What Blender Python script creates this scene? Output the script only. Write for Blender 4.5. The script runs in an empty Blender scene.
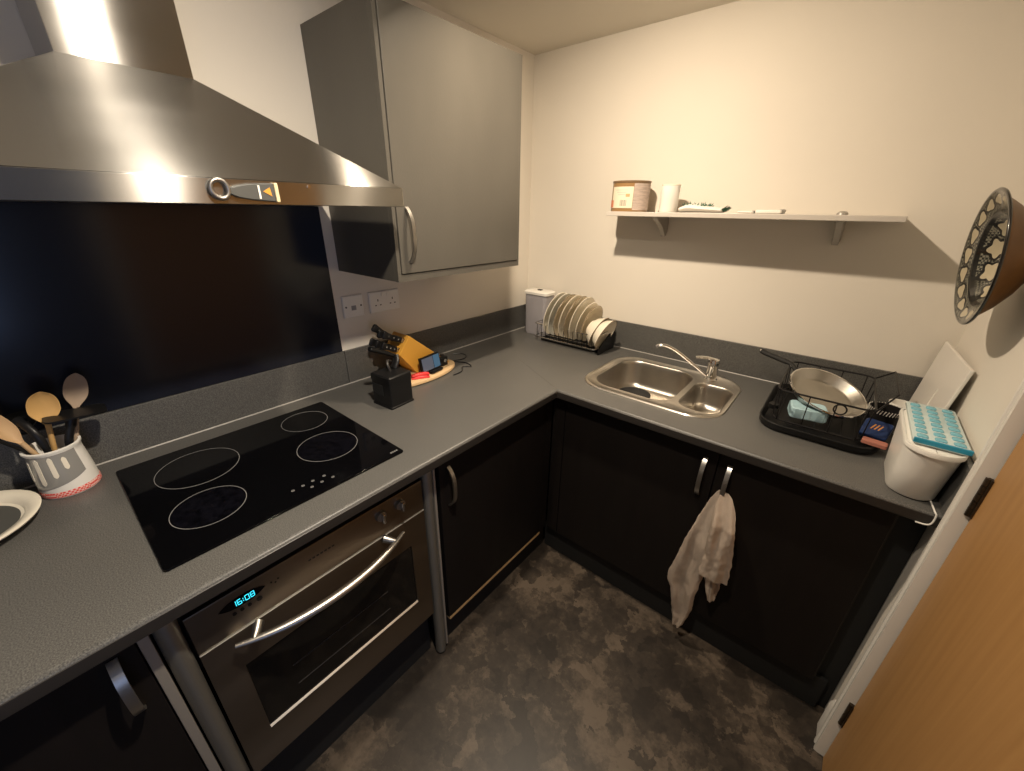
import bpy, bmesh, math, random
from mathutils import Vector, Matrix
random.seed(7)
SC = bpy.context.scene
COL = SC.collection
PI = math.pi
V = Vector

# ------------------------------------------------------------------ layout (metres)
# hob wall x=0, sink wall y=0, right wall x=RW; camera looks towards the corner
T = 0.930          # worktop top
D = 0.695          # worktop depth
WT = 0.037         # worktop thickness
RW = 1.83
CEIL = 2.298
YEND = -3.3
UP = 0.141         # upstand height

# ------------------------------------------------------------------ materials
MATS = {}
def nodes_of(name):
    m = bpy.data.materials.new(name); m.use_nodes = True
    nt = m.node_tree
    b = nt.nodes['Principled BSDF']
    MATS[name] = m
    return m, nt, b

def setv(b, **k):
    for n, v in k.items():
        n = n.replace('_', ' ')
        if n in b.inputs: b.inputs[n].default_value = v

def rgb(r, g, b_):
    f = lambda c: (c/255/12.92) if c/255 <= .04045 else ((c/255+.055)/1.055)**2.4
    return (f(r), f(g), f(b_), 1)

def plain(name, col, rough=.5, metal=0., spec=.5, bump=0., bscale=200., var=0., vscale=8., coat=0., trans=0., ior=1.45, stretch=(1,1,1), emit=None, estr=0.):
    """one procedural surface: base colour with a little noise in it, optional fine relief"""
    m, nt, b = nodes_of(name)
    setv(b, Base_Color=col, Roughness=rough, Metallic=metal, Specular_IOR_Level=spec, Coat_Weight=coat, Transmission_Weight=trans, IOR=ior)
    tc = nt.nodes.new('ShaderNodeTexCoord')
    mp = nt.nodes.new('ShaderNodeMapping'); mp.inputs['Scale'].default_value = stretch
    nt.links.new(tc.outputs['Object'], mp.inputs['Vector'])
    n = nt.nodes.new('ShaderNodeTexNoise'); n.inputs['Scale'].default_value = vscale; n.inputs['Detail'].default_value = 4
    nt.links.new(mp.outputs['Vector'], n.inputs['Vector'])
    r = nt.nodes.new('ShaderNodeValToRGB')
    v = max(var, .015)
    r.color_ramp.elements[0].position = .25; r.color_ramp.elements[1].position = .75
    r.color_ramp.elements[0].color = tuple(c*(1-v) for c in col[:3])+(1,)
    r.color_ramp.elements[1].color = tuple(min(1, c*(1+v)) for c in col[:3])+(1,)
    nt.links.new(n.outputs['Fac'], r.inputs['Fac']); nt.links.new(r.outputs['Color'], b.inputs['Base Color'])
    if bump:
        n2 = nt.nodes.new('ShaderNodeTexNoise'); n2.inputs['Scale'].default_value = bscale; n2.inputs['Detail'].default_value = 3
        nt.links.new(mp.outputs['Vector'], n2.inputs['Vector'])
        bp = nt.nodes.new('ShaderNodeBump'); bp.inputs['Strength'].default_value = bump; bp.inputs['Distance'].default_value = .002
        nt.links.new(n2.outputs['Fac'], bp.inputs['Height']); nt.links.new(bp.outputs['Normal'], b.inputs['Normal'])
    if emit:
        b.inputs['Emission Color'].default_value = emit; b.inputs['Emission Strength'].default_value = estr
    return m

def brushed(name, col, rough, aniso, rot, var=.12):
    """brushed steel: anisotropic highlight plus faint smears"""
    m, nt, b = nodes_of(name)
    setv(b, Base_Color=col, Roughness=rough, Metallic=1., Anisotropic=aniso, Anisotropic_Rotation=rot)
    tg = nt.nodes.new('ShaderNodeTangent'); tg.direction_type = 'UV_MAP'
    nt.links.new(tg.outputs['Tangent'], b.inputs['Tangent'])
    tc = nt.nodes.new('ShaderNodeTexCoord')
    mp = nt.nodes.new('ShaderNodeMapping'); mp.inputs['Scale'].default_value = (1, .35, 1.6)
    nt.links.new(tc.outputs['Object'], mp.inputs['Vector'])
    n = nt.nodes.new('ShaderNodeTexNoise'); n.inputs['Scale'].default_value = 5; n.inputs['Detail'].default_value = 2; n.inputs['Distortion'].default_value = .2
    nt.links.new(mp.outputs['Vector'], n.inputs['Vector'])
    r = nt.nodes.new('ShaderNodeMapRange')
    r.inputs['From Min'].default_value = .3; r.inputs['From Max'].default_value = .7
    r.inputs['To Min'].default_value = rough*(1-var); r.inputs['To Max'].default_value = rough*(1+var*2)
    nt.links.new(n.outputs['Fac'], r.inputs['Value']); nt.links.new(r.outputs['Result'], b.inputs['Roughness'])
    return m

plain('wall_paint', (.72, .675, .60, 1), .75, spec=.25, bump=.12, bscale=120, var=.012, vscale=3)
plain('ceiling_paint', (.74, .70, .62, 1), .9, spec=.2, var=.015, vscale=2)
plain('white_gloss', (.72, .69, .64, 1), .35, var=.02)
plain('white_plastic', (.80, .78, .73, 1), .3, var=.015)
plain('cream_ceramic', (.86, .80, .67, 1), .12, coat=.3, var=.02)
plain('beige_ceramic', (.74, .64, .47, 1), .18, coat=.3, var=.04)
plain('blue_grey_ceramic', (.72, .72, .66, 1), .15, coat=.3, var=.03)
plain('rim_brown', (.20, .13, .07, 1), .3)
plain('grey_plastic', (.30, .30, .30, 1), .4)
plain('black_plastic', (.007, .007, .0075, 1), .38, spec=.35, var=.05)
plain('black_matt', (.010, .010, .010, 1), .7)
plain('black_wire', (.010, .009, .009, 1), .45, spec=.3)
plain('black_glass', (.002, .002, .0025, 1), .06, spec=.22)
plain('splash_glass', (.010, .012, .020, 1), .16, spec=.5, var=.03)
plain('oven_glass', (.008, .007, .006, 1), .04, spec=.5)
plain('hob_print', (.19, .19, .19, 1), .5)
plain('hob_zone', (.0025, .0025, .004, 1), .14, var=.8, vscale=70, bump=.05)
plain('chrome', (.78, .77, .75, 1), .08, metal=1.)
plain('satin_metal', (.42, .40, .37, 1), .36, metal=1., var=.04)
plain('bright_edge', (.75, .72, .66, 1), .35, metal=.9)
plain('alu_post', (.33, .32, .29, 1), .42, metal=.85, var=.03, stretch=(60, 60, 1))
plain('pale_metal', (.62, .60, .56, 1), .4, metal=.3)
plain('alu_strip', (.34, .31, .27, 1), .45, metal=.4)
plain('dark_frame', (.022, .019, .017, 1), .45)
plain('base_front', (.009, .007, .0062, 1), .55, spec=.22, var=.15, vscale=30, stretch=(1, 1, .15), bump=.1, bscale=260)
plain('wall_unit', (.092, .085, .072, 1), .36, spec=.5, var=.10, vscale=5, stretch=(1, 1, .4), bump=.15, bscale=320)
plain('edge_oak', (.55, .36, .17, 1), .6, var=.2, vscale=40)
plain('hinge_brass', (.07, .052, .035, 1), .38, metal=.8, var=.4, vscale=60)
plain('towel_cloth', (.72, .61, .51, 1), .95, spec=.1, bump=.7, bscale=420, var=.05, vscale=50)
plain('block_wood', (.80, .40, .06, 1), .4, var=.12, vscale=14, stretch=(1, .3, .3))
plain('board_wood', (.60, .42, .23, 1), .5, var=.10, vscale=20, stretch=(1, .2, 1))
plain('spoon_wood', (.52, .35, .19, 1), .6, var=.12, vscale=30, stretch=(1, 1, .2))
plain('spoon_wood_golden', (.60, .37, .14, 1), .5, var=.12, vscale=30, stretch=(1, 1, .2))
plain('spoon_wood_dull', (.33, .25, .18, 1), .65, var=.08, vscale=30, stretch=(1, 1, .2))
plain('red_plastic', (.75, .05, .05, 1), .35, var=.1, vscale=40)
plain('screen_grey', (.10, .115, .15, 1), .2, emit=(.10, .13, .20, 1), estr=.25)
plain('screen_blue', (.06, .13, .22, 1), .2, emit=(.06, .15, .26, 1), estr=.35)
plain('cyan_led', (.02, .25, .30, 1), .3, emit=(.05, .75, .95, 1), estr=1.5)
plain('clear_tub', (.55, .53, .56, 1), .2, trans=.45, ior=1.3, var=.03)
plain('ice_blue', (.20, .47, .57, 1), .25, trans=.1, ior=1.3, var=.08, vscale=30)
plain('ice_frame', (.52, .62, .62, 1), .3, var=.03)
plain('ice_blue_deep', (.02, .24, .38, 1), .3)
plain('pale_blue', (.38, .56, .62, 1), .5, var=.08, vscale=40)
plain('packet_blue', (.006, .022, .085, 1), .35, var=.1)
plain('packet_orange', (.50, .21, .05, 1), .4)
plain('pink_sponge', (.36, .14, .10, 1), .9, bump=.4, bscale=300)
plain('tin_brown', (.32, .19, .08, 1), .35, var=.05)
plain('tin_label', (.78, .72, .56, 1), .5, var=.02)
plain('tin_text', (.50, .41, .36, 1), .5, var=.25, vscale=220, stretch=(.15, .15, 1))
plain('tin_ink', (.16, .14, .12, 1), .6)
plain('tin_red', (.60, .20, .10, 1), .5)
plain('leaf_green', (.07, .17, .12, 1), .6, var=.3, vscale=60)
plain('shelf_paint', (.56, .52, .47, 1), .45, var=.02)
plain('bracket_metal', (.42, .40, .37, 1), .4, metal=.6)
plain('gold_paint', (.65, .30, .05, 1), .4)
plain('cream_band', (.72, .60, .36, 1), .4)
plain('opener_grey', (.075, .075, .07, 1), .45)
plain('lamp_white', (.8, .8, .8, 1), .4)
plain('bulb', (1, .9, .7, 1), .4, emit=(1, .82, .55, 1), estr=25.)
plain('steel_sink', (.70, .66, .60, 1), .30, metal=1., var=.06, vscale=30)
plain('steel_bowl_shaded', (.46, .43, .385, 1), .30, metal=1., var=.06, vscale=30)  # same steel as the rim, darkened to paint the shade inside the bowls
plain('steel_pan', (.52, .50, .46, 1), .30, metal=1., var=.08, vscale=12)
plain('terracotta_glaze', (.15, .072, .022, 1), .45, spec=.3, coat=.0, var=.25, vscale=14)
plain('bowl_rim_black', (.010, .009, .008, 1), .25, coat=.5)
plain('pot_reflection_grey', (.27, .265, .25, 1), .16, coat=.6, var=.06)
plain('pot_highlight_cream', (.80, .74, .62, 1), .2)
plain('sealant', (.40, .385, .36, 1), .3)
brushed('hood_steel', (.48, .47, .45, 1), .15, 1., .25, .06)
brushed('canopy_steel', (.50, .49, .47, 1), .205, 1., .25, .06)
brushed('oven_steel', (.20, .165, .128, 1), .34, .5, .25)

# worktop laminate: dark grey with fine pale and dark specks
m, nt, b = nodes_of('laminate')
setv(b, Roughness=.38, Specular_IOR_Level=.45)
tc = nt.nodes.new('ShaderNodeTexCoord')
n1 = nt.nodes.new('ShaderNodeTexNoise'); n1.inputs['Scale'].default_value = 420; n1.inputs['Detail'].default_value = 2
n2 = nt.nodes.new('ShaderNodeTexNoise'); n2.inputs['Scale'].default_value = 3.; n2.inputs['Detail'].default_value = 5
r1 = nt.nodes.new('ShaderNodeValToRGB')
r1.color_ramp.elements[0].position = .33; r1.color_ramp.elements[0].color = (.056, .056, .054, 1)
r1.color_ramp.elements[1].position = .72; r1.color_ramp.elements[1].color = (.172, .167, .157, 1)
mx = nt.nodes.new('ShaderNodeMix'); mx.data_type = 'RGBA'; mx.blend_type = 'MULTIPLY'; mx.inputs['Factor'].default_value = .25
nt.links.new(tc.outputs['Object'], n1.inputs['Vector']); nt.links.new(tc.outputs['Object'], n2.inputs['Vector'])
nt.links.new(n1.outputs['Fac'], r1.inputs['Fac'])
nt.links.new(r1.outputs['Color'], mx.inputs['A']); nt.links.new(n2.outputs['Fac'], mx.inputs['B'])
nt.links.new(mx.outputs['Result'], b.inputs['Base Color'])

# vinyl floor: clouded brown slate, patches with soft torn edges
m, nt, b = nodes_of('vinyl_floor')
setv(b, Roughness=.42, Specular_IOR_Level=.4)
tc = nt.nodes.new('ShaderNodeTexCoord')
def nz(scale, det, rough, vec, dist=0.):
    n = nt.nodes.new('ShaderNodeTexNoise'); n.inputs['Scale'].default_value = scale; n.inputs['Detail'].default_value = det; n.inputs['Roughness'].default_value = rough; n.inputs['Distortion'].default_value = dist
    nt.links.new(vec, n.inputs['Vector']); return n
wob = nz(9, 6, .65, tc.outputs['Object'])
wmix = nt.nodes.new('ShaderNodeMix'); wmix.data_type = 'RGBA'; wmix.blend_type = 'LINEAR_LIGHT'; wmix.inputs['Factor'].default_value = .085
nt.links.new(tc.outputs['Object'], wmix.inputs['A']); nt.links.new(wob.outputs['Color'], wmix.inputs['B'])
cells = nt.nodes.new('ShaderNodeTexVoronoi'); cells.feature = 'F1'; cells.inputs['Scale'].default_value = 14.5
nt.links.new(wmix.outputs['Result'], cells.inputs['Vector'])
cells2 = nt.nodes.new('ShaderNodeTexVoronoi'); cells2.feature = 'F1'; cells2.inputs['Scale'].default_value = 6.8
nt.links.new(wmix.outputs['Result'], cells2.inputs['Vector'])
sepa = nt.nodes.new('ShaderNodeSeparateColor'); nt.links.new(cells.outputs['Color'], sepa.inputs['Color'])
sepb = nt.nodes.new('ShaderNodeSeparateColor'); nt.links.new(cells2.outputs['Color'], sepb.inputs['Color'])
def mt(op, a, c_):
    n = nt.nodes.new('ShaderNodeMath'); n.operation = op
    for k, v in enumerate((a, c_)):
        if isinstance(v, (int, float)): n.inputs[k].default_value = v
        else: nt.links.new(v, n.inputs[k])
    return n.outputs[0]
cloud = nz(3.0, 8, .62, tc.outputs['Object'], .3); fine = nz(26, 8, .75, tc.outputs['Object'])
val = mt('ADD', mt('ADD', mt('MULTIPLY', sepa.outputs[0], .20), mt('MULTIPLY', sepb.outputs[1], .16)), mt('ADD', mt('MULTIPLY', cloud.outputs['Fac'], .80), mt('MULTIPLY', fine.outputs['Fac'], .48)))
r1 = nt.nodes.new('ShaderNodeValToRGB'); cr = r1.color_ramp
cr.elements[0].position = .50; cr.elements[0].color = (.012, .009, .007, 1)
cr.elements[1].position = 1.0; cr.elements[1].color = (.105, .081, .060, 1)
e = cr.elements.new(.70); e.color = (.020, .0155, .0122, 1)
e = cr.elements.new(.84); e.color = (.038, .0295, .0225, 1)
nt.links.new(val, r1.inputs['Fac']); nt.links.new(r1.outputs['Color'], b.inputs['Base Color'])

# oak veneer of the door
m, nt, b = nodes_of('oak_veneer')
setv(b, Roughness=.45, Specular_IOR_Level=.35)
tc = nt.nodes.new('ShaderNodeTexCoord')
mp = nt.nodes.new('ShaderNodeMapping'); mp.inputs['Scale'].default_value = (1, 26, 1.3)
n1 = nt.nodes.new('ShaderNodeTexNoise'); n1.inputs['Scale'].default_value = 2.2; n1.inputs['Detail'].default_value = 6
r1 = nt.nodes.new('ShaderNodeValToRGB')
r1.color_ramp.elements[0].position = .3; r1.color_ramp.elements[0].color = (.37, .195, .07, 1)
r1.color_ramp.elements[1].position = .7; r1.color_ramp.elements[1].color = (.42, .23, .085, 1)
nt.links.new(tc.outputs['Object'], mp.inputs['Vector']); nt.links.new(mp.outputs['Vector'], n1.inputs['Vector'])
nt.links.new(n1.outputs['Fac'], r1.inputs['Fac']); nt.links.new(r1.outputs['Color'], b.inputs['Base Color'])

# painted inside of the wall bowl: black scrolls round cream petals, ringed bands
m, nt, b = nodes_of('painted_glaze')
setv(b, Roughness=.2, Coat_Weight=.4)
tc = nt.nodes.new('ShaderNodeTexCoord'); sp = nt.nodes.new('ShaderNodeSeparateXYZ')
nt.links.new(tc.outputs['Object'], sp.inputs['Vector'])
def mth(op, a, b2=None, c=None):
    n = nt.nodes.new('ShaderNodeMath'); n.operation = op
    for i, v in enumerate((a, b2, c)):
        if v is None: continue
        if isinstance(v, (int, float)): n.inputs[i].default_value = v
        else: nt.links.new(v, n.inputs[i])
    return n.outputs[0]
X, Y = sp.outputs['X'], sp.outputs['Y']
rad = mth('SQRT', mth('ADD', mth('MULTIPLY', X, X), mth('MULTIPLY', Y, Y)))
ang = mth('ARCTAN2', Y, X)
# rows of rounded cream petals: outer band, then the well
def petals(count, r0, arc, h_, phase, lobes):
    a_ = mth('SUBTRACT', mth('FRACT', mth('ADD', mth('MULTIPLY', ang, count/(2*PI)), phase)), .5)
    u_ = mth('DIVIDE', mth('MULTIPLY', a_, 2*PI*r0/count), arc)
    v_ = mth('DIVIDE', mth('SUBTRACT', rad, r0), h_)
    th = mth('ARCTAN2', v_, u_)
    return mth('SUBTRACT', mth('SQRT', mth('ADD', mth('MULTIPLY', u_, u_), mth('MULTIPLY', v_, v_))), mth('MULTIPLY', mth('COSINE', mth('MULTIPLY', th, lobes)), .18))
p1 = petals(17, .136, .019, .0105, 0., 3); in1 = mth('LESS_THAN', p1, 1.); ln1 = mth('LESS_THAN', p1, 1.36)
p2 = petals(9, .084, .021, .015, .3, 5); in2 = mth('LESS_THAN', p2, 1.); ln2 = mth('LESS_THAN', p2, 1.32)
ring = mth('LESS_THAN', mth('ABSOLUTE', mth('SUBTRACT', rad, .110)), .0045)
chk = nt.nodes.new('ShaderNodeTexChecker'); chk.inputs['Scale'].default_value = 190
chk.inputs['Color1'].default_value = (.20, .19, .15, 1); chk.inputs['Color2'].default_value = (.02, .022, .02, 1)
nt.links.new(tc.outputs['Object'], chk.inputs['Vector'])
def mixc(f, a, c):
    n = nt.nodes.new('ShaderNodeMix'); n.data_type = 'RGBA'
    nt.links.new(f, n.inputs['Factor'])
    for s, v in (('A', a), ('B', c)):
        if isinstance(v, tuple): n.inputs[s].default_value = v
        else: nt.links.new(v, n.inputs[s])
    return n.outputs['Result']
BLK = (.012, .012, .011, 1); CRM = (.46, .40, .28, 1)
c = mixc(ln1, chk.outputs['Color'], BLK); c = mixc(in1, c, CRM)
c = mixc(ln2, c, BLK); c = mixc(in2, c, CRM); c = mixc(ring, c, BLK)
nt.links.new(c, b.inputs['Base Color'])

# red gingham band of the pot
m, nt, b = nodes_of('gingham')
setv(b, Roughness=.3)
tc = nt.nodes.new('ShaderNodeTexCoord')
chk = nt.nodes.new('ShaderNodeTexChecker'); chk.inputs['Scale'].default_value = 230
chk.inputs['Color1'].default_value = (.62, .06, .05, 1); chk.inputs['Color2'].default_value = (.72, .45, .40, 1)
nt.links.new(tc.outputs['Object'], chk.inputs['Vector']); nt.links.new(chk.outputs['Color'], b.inputs['Base Color'])

# ------------------------------------------------------------------ mesh helpers
def NB(): return bmesh.new()
def box(bm, x0, x1, y0, y1, z0, z1, mat=None):
    vs = [bm.verts.new((x, y, z)) for x in (x0, x1) for y in (y0, y1) for z in (z0, z1)]
    if mat: 
        for v in vs: v.co = mat @ v.co
    for f in ((0,1,3,2),(4,6,7,5),(0,4,5,1),(2,3,7,6),(0,2,6,4),(1,5,7,3)):
        bm.faces.new([vs[i] for i in f])
    return vs
def loft(bm, rings, closed=True, cap=True, loop=False):
    R = [[bm.verts.new(p) for p in r] for r in rings]
    n = len(R[0]); pairs = list(zip(R[:-1], R[1:])) + ([(R[-1], R[0])] if loop else [])
    for a, b in pairs:
        for i in range(n if closed else n-1):
            j = (i+1) % n
            bm.faces.new((a[i], a[j], b[j], b[i]))
    if cap and closed and not loop:
        bm.faces.new(R[0][::-1]); bm.faces.new(R[-1])
    return R
def frame_of(d):
    d = d.normalized(); a = V((0,0,1)) if abs(d.z) < .9 else V((1,0,0))
    u = d.cross(a).normalized(); w = d.cross(u).normalized()
    return u, w
def tube(bm, pts, r, seg=10, loop=False, cap=True, flat=1.):
    pts = [V(p) for p in pts]; n = len(pts); rings = []; u = None
    rr = r if isinstance(r, (list, tuple)) else [r]*n
    for i, p in enumerate(pts):
        if loop: d = (pts[(i+1) % n]-pts[i-1])
        else: d = pts[min(i+1, n-1)]-pts[max(i-1, 0)]
        d.normalize()
        if u is None: u, w = frame_of(d)
        else:
            u = (u - d*u.dot(d)).normalized()
        w = d.cross(u).normalized()
        rings.append([p + (u*math.cos(t)*rr[i] + w*math.sin(t)*rr[i]*flat) for t in [2*PI*k/seg for k in range(seg)]])
    loft(bm, rings, cap=cap, loop=loop)
def cyl(bm, p0, p1, r0, r1=None, seg=24):
    tube(bm, [p0, p1], [r0, r0 if r1 is None else r1], seg)
def lathe(bm, prof, seg=40, mat=None, a0=0., a1=2*PI):
    full = abs(a1-a0-2*PI) < 1e-6; n = seg if full else seg+1
    rings = []
    for k in range(n):
        t = a0+(a1-a0)*k/seg
        rings.append([V((r*math.cos(t), r*math.sin(t), z)) for r, z in prof])
    if mat: rings = [[mat @ p for p in r] for r in rings]
    R = []
    axis = {}
    for k, r in enumerate(rings):
        row = []
        for i, p in enumerate(r):
            if full and prof[i][0] < 1e-6:
                if i not in axis: axis[i] = bm.verts.new(p)
                row.append(axis[i])
            else: row.append(bm.verts.new(p))
        R.append(row)
    for k in range(n if full else n-1):
        a, b = R[k], R[(k+1) % n]
        for i in range(len(prof)-1):
            f = [a[i], b[i], b[i+1], a[i+1]]; g = []
            for v in f:
                if v not in g: g.append(v)
            if len(g) >= 3: bm.faces.new(g)
def smoothpath(pts, n=8):
    P = [V(p) for p in pts]; o = []
    for i in range(len(P)-1):
        a = P[max(i-1, 0)]; b = P[i]; c = P[i+1]; d = P[min(i+2, len(P)-1)]
        for k in range(n):
            t = k/n
            o.append(.5*((2*b)+(c-a)*t+(2*a-5*b+4*c-d)*t*t+(3*b-a-3*c+d)*t**3))
    return o+[P[-1]]
def rrect(cx, cy, hx, hy, r, z, n=6):
    o = []
    for sx, sy, a in ((1,1,0),(-1,1,PI/2),(-1,-1,PI),(1,-1,1.5*PI)):
        for k in range(n+1):
            t = a+PI/2*k/n
            o.append(V((cx+sx*(hx-r)+r*math.cos(t), cy+sy*(hy-r)+r*math.sin(t), z)))
    return o
def rectpath(cx, cy, hx, hy, r, z, n=4): return rrect(cx, cy, hx, hy, r, z, n)

def uv_box(me):
    """u runs along the level direction of each face, v up the face"""
    uv = me.uv_layers.new(name='UVMap')
    for p in me.polygons:
        n = p.normal; h = V((0,0,1)).cross(n)
        h = h.normalized() if h.length > .05 else V((0,1,0))
        w = n.cross(h)
        for li in p.loop_indices:
            c = me.vertices[me.loops[li].vertex_index].co
            uv.data[li].uv = (c.dot(h), c.dot(w))
WL = {}
def wloc(o):
    return WL.get(o.name, V((0,0,0)))
def obj(name, bm, mat, parent=None, smooth=40, bevel=0., bseg=2, local=False, uv=False, sub=0):
    """links the bmesh as ONE mesh object; vertices are given in world space unless local"""
    bmesh.ops.recalc_face_normals(bm, faces=bm.faces)
    me = bpy.data.meshes.new(name)
    org = V((0,0,0))
    if parent is not None and not local: org = wloc(parent)
    if org.length: bmesh.ops.translate(bm, vec=-org, verts=bm.verts)
    bm.to_mesh(me); bm.free()
    me.materials.append(MATS[mat])
    if uv: uv_box(me)
    o = bpy.data.objects.new(name, me); COL.objects.link(o)
    if parent is not None:
        o.parent = parent
    WL[o.name] = org
    if smooth:
        for p in me.polygons: p.use_smooth = True
        me.set_sharp_from_angle(angle=math.radians(smooth))
    if bevel:
        bv = o.modifiers.new('bevel', 'BEVEL'); bv.width = bevel; bv.segments = bseg; bv.limit_method = 'ANGLE'; bv.angle_limit = math.radians(35)
    if sub:
        s = o.modifiers.new('sub', 'SUBSURF'); s.levels = sub; s.render_levels = sub
    return o
def tag(o, label, cat, group=None):
    o['label'] = label; o['category'] = cat
    if group: o['group'] = group
    return o
def thing(name, loc, label, cat, group=None, rot=None):
    o = bpy.data.objects.new(name, None); COL.objects.link(o)
    o.empty_display_size = .05
    if rot is not None: o.matrix_world = Matrix.Translation(loc) @ rot.to_4x4()
    else: o.location = loc
    WL[o.name] = V(loc)
    return tag(o, label, cat, group)
def struct(o):
    o['kind'] = 'structure'; return o
def copy_thing(root, loc, label, rot=None):
    r = root.copy(); COL.objects.link(r)
    r.location = loc
    if rot is not None: r.rotation_euler = rot
    r['label'] = label
    for ch in list(root.children):
        c = ch.copy(); COL.objects.link(c); c.parent = r
        for g in list(ch.children):
            d = g.copy(); COL.objects.link(d); d.parent = c
    return r
def axes(n, up=V((0,0,1))):
    z = V(n).normalized(); x = V(up).cross(z)
    x = x.normalized() if x.length > 1e-4 else V((1,0,0))
    y = z.cross(x)
    return Matrix((x, y, z)).transposed()

# ------------------------------------------------------------------ room shell
bm = NB(); box(bm, -.12, 4.4, YEND-.6, .12, -.06, 0); struct(obj('floor', bm, 'vinyl_floor', smooth=0))
bm = NB(); box(bm, -.12, 4.4, YEND-.6, .12, CEIL, CEIL+.08); struct(obj('ceiling', bm, 'ceiling_paint', smooth=0))
bm = NB(); box(bm, -.12, 0, YEND-.6, .12, 0, CEIL); struct(obj('wall_left', bm, 'wall_paint', smooth=0))
bm = NB(); box(bm, 0, RW, 0, .12, 0, CEIL); struct(obj('wall_back', bm, 'wall_paint', smooth=0))
DY0, DY1 = -.772, -1.56      # door leaf edges in the right wall
FY = -.725                   # outer edge of its architrave
bm = NB(); box(bm, RW, RW+.12, DY0+.012, .0, 0, CEIL); box(bm, RW, RW+.12, DY1-.075, DY0+.012, 2.03, CEIL); box(bm, RW, RW+.12, DY1-.075, DY1-.012, 0, 2.03)
struct(obj('wall_right', bm, 'wall_paint', smooth=0))
# unseen adjoining room: end wall, side wall, window added to let in bluish light
bm = NB(); box(bm, 0, 4.3, YEND-.6, YEND-.48, 0, CEIL); struct(obj('wall_front', bm, 'wall_paint', smooth=0))
NY0, NY1, NZ0, NZ1 = -3.7, -2.15, .35, 2.15
bm = NB()
for y0, y1, z0, z1 in ((YEND-.48, 0, 0, NZ0), (YEND-.48, 0, NZ1, CEIL), (NY1, 0, NZ0, NZ1), (YEND-.48, NY0, NZ0, NZ1)): box(bm, 4.2, 4.32, y0, y1, z0, z1)
struct(obj('wall_side', bm, 'wall_paint', smooth=0))
bm = NB()
for y0, y1, z0, z1 in ((NY0, NY1, NZ0, NZ0+.05), (NY0, NY1, NZ1-.05, NZ1), (NY0, NY0+.05, NZ0+.05, NZ1-.05), (NY1-.05, NY1, NZ0+.05, NZ1-.05), ((NY0+NY1)/2-.03, (NY0+NY1)/2+.03, NZ0+.05, NZ1-.05)): box(bm, 4.22, 4.28, y0, y1, z0, z1)
struct(obj('added_window_1', bm, 'white_gloss', smooth=0))
# architrave with a stepped moulding (profile in x,y swept up, over and down)
AX = RW-.020
prof = [(RW, FY), (AX+.006, FY), (AX, FY-.006), (AX, FY-.016), (AX+.006, FY-.020), (AX+.006, FY-.026), (AX+.001, FY-.030), (AX+.001, FY-.040), (RW-.004, FY-.043), (RW+.03, FY-.043), (RW+.03, FY-.0345)]
bm = NB()
zt = 2.065
ring0 = [V((x, y, 0)) for x, y in prof]
ring1 = [V((x, y, zt-(FY-y)*1.0)) for x, y in prof]
ring2 = [V((x, (DY1-(FY-DY0)) + (FY-y), zt-(FY-y)*1.0)) for x, y in prof]
ring3 = [V((p.x, p.y, 0)) for p in ring2]
loft(bm, [ring0, ring1, ring2, ring3])
struct(obj('trim_1', bm, 'white_gloss', smooth=30))
# short white skirting block between the base unit and the architrave
bm = NB()
loft(bm, [[V((RW-.001, FY+.001+d, 0)), V((RW-.016, FY+.001+d, 0)), V((RW-.016, FY+.001+d, (.15 if d else .17)-.02)), V((RW-.010, FY+.001+d, (.15 if d else .17)-.008)), V((RW-.008, FY+.001+d, (.15 if d else .17)-.002)), V((RW-.001, FY+.001+d, (.15 if d else .17)))] for d in (0, .055)])
struct(obj('baseboard_right', bm, 'white_gloss', smooth=30, bevel=.001))
# door leaf with hinges
DX = RW+.006
door = bpy.data.objects.new('door_1', None); COL.objects.link(door); door.location = (DX, DY0, 0); WL['door_1'] = V((DX, DY0, 0)); struct(door)
bm = NB(); box(bm, DX, DX+.04, DY1, DY0-.003, .004, 2.02); obj('door_leaf', bm, 'oak_veneer', door, smooth=0, bevel=.0015)
def hinge(z):
    bm = NB()
    for k in range(5): cyl(bm, (DX-.005, DY0+.001, z-.05+.0202*k), (DX-.005, DY0+.001, z-.05+.0202*k+.0185), .0065, seg=12)
    box(bm, DX-.0035, DX-.0005, DY0-.011, DY0+.001, z-.05, z+.05)
    box(bm, DX-.006, DX-.003, DY0+.001, DY0+.0065, z-.05, z+.05)
    obj('hinge', bm, 'hinge_brass', door, smooth=30)
hinge(1.043); hinge(.232)

# ------------------------------------------------------------------ worktop and upstands
def wt_loop(off, z):
    d = D-.012+off
    return [V((.001, -2.75, z)), V((.001, -.001, z)), V((RW-.001, -.001, z)), V((RW-.001, -d, z)), V((d, -d, z)), V((d, -2.75, z))]
def rr(cx, cy, hx, hy, r, z, n=8): return rrect(cx, cy, hx, hy, r, z, n)
SKX, SKY, SHX, SHY = .988, -.338, .285, .238      # sink outline
worktop = thing('worktop', (D/2, -D/2, T), 'dark grey speckled L-shaped worktop under the hob and sink', 'worktop')
def face_with_hole(bm, outer, hole):
    ev = []
    for lp in (outer, hole):
        for i in range(len(lp)):
            ab = (lp[i], lp[(i+1) % len(lp)]); ev.append(bm.edges.get(ab) or bm.edges.new(ab))
    bmesh.ops.triangle_fill(bm, use_beauty=True, use_dissolve=False, edges=ev)
bm = NB()
rings = [(0, T)]
for k in range(1, 7):
    a = PI/2*k/6; rings.append((.012*math.sin(a), T-.012+.012*math.cos(a)))
rings.append((.012, T-WT+.004)); rings.append((.008, T-WT))
R = [[bm.verts.new(p) for p in wt_loop(o_, z)] for o_, z in rings]
for a, b_ in zip(R[:-1], R[1:]):
    for i in range(6):
        j = (i+1) % 6; bm.faces.new((a[i], b_[i], b_[j], a[j]))
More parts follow.
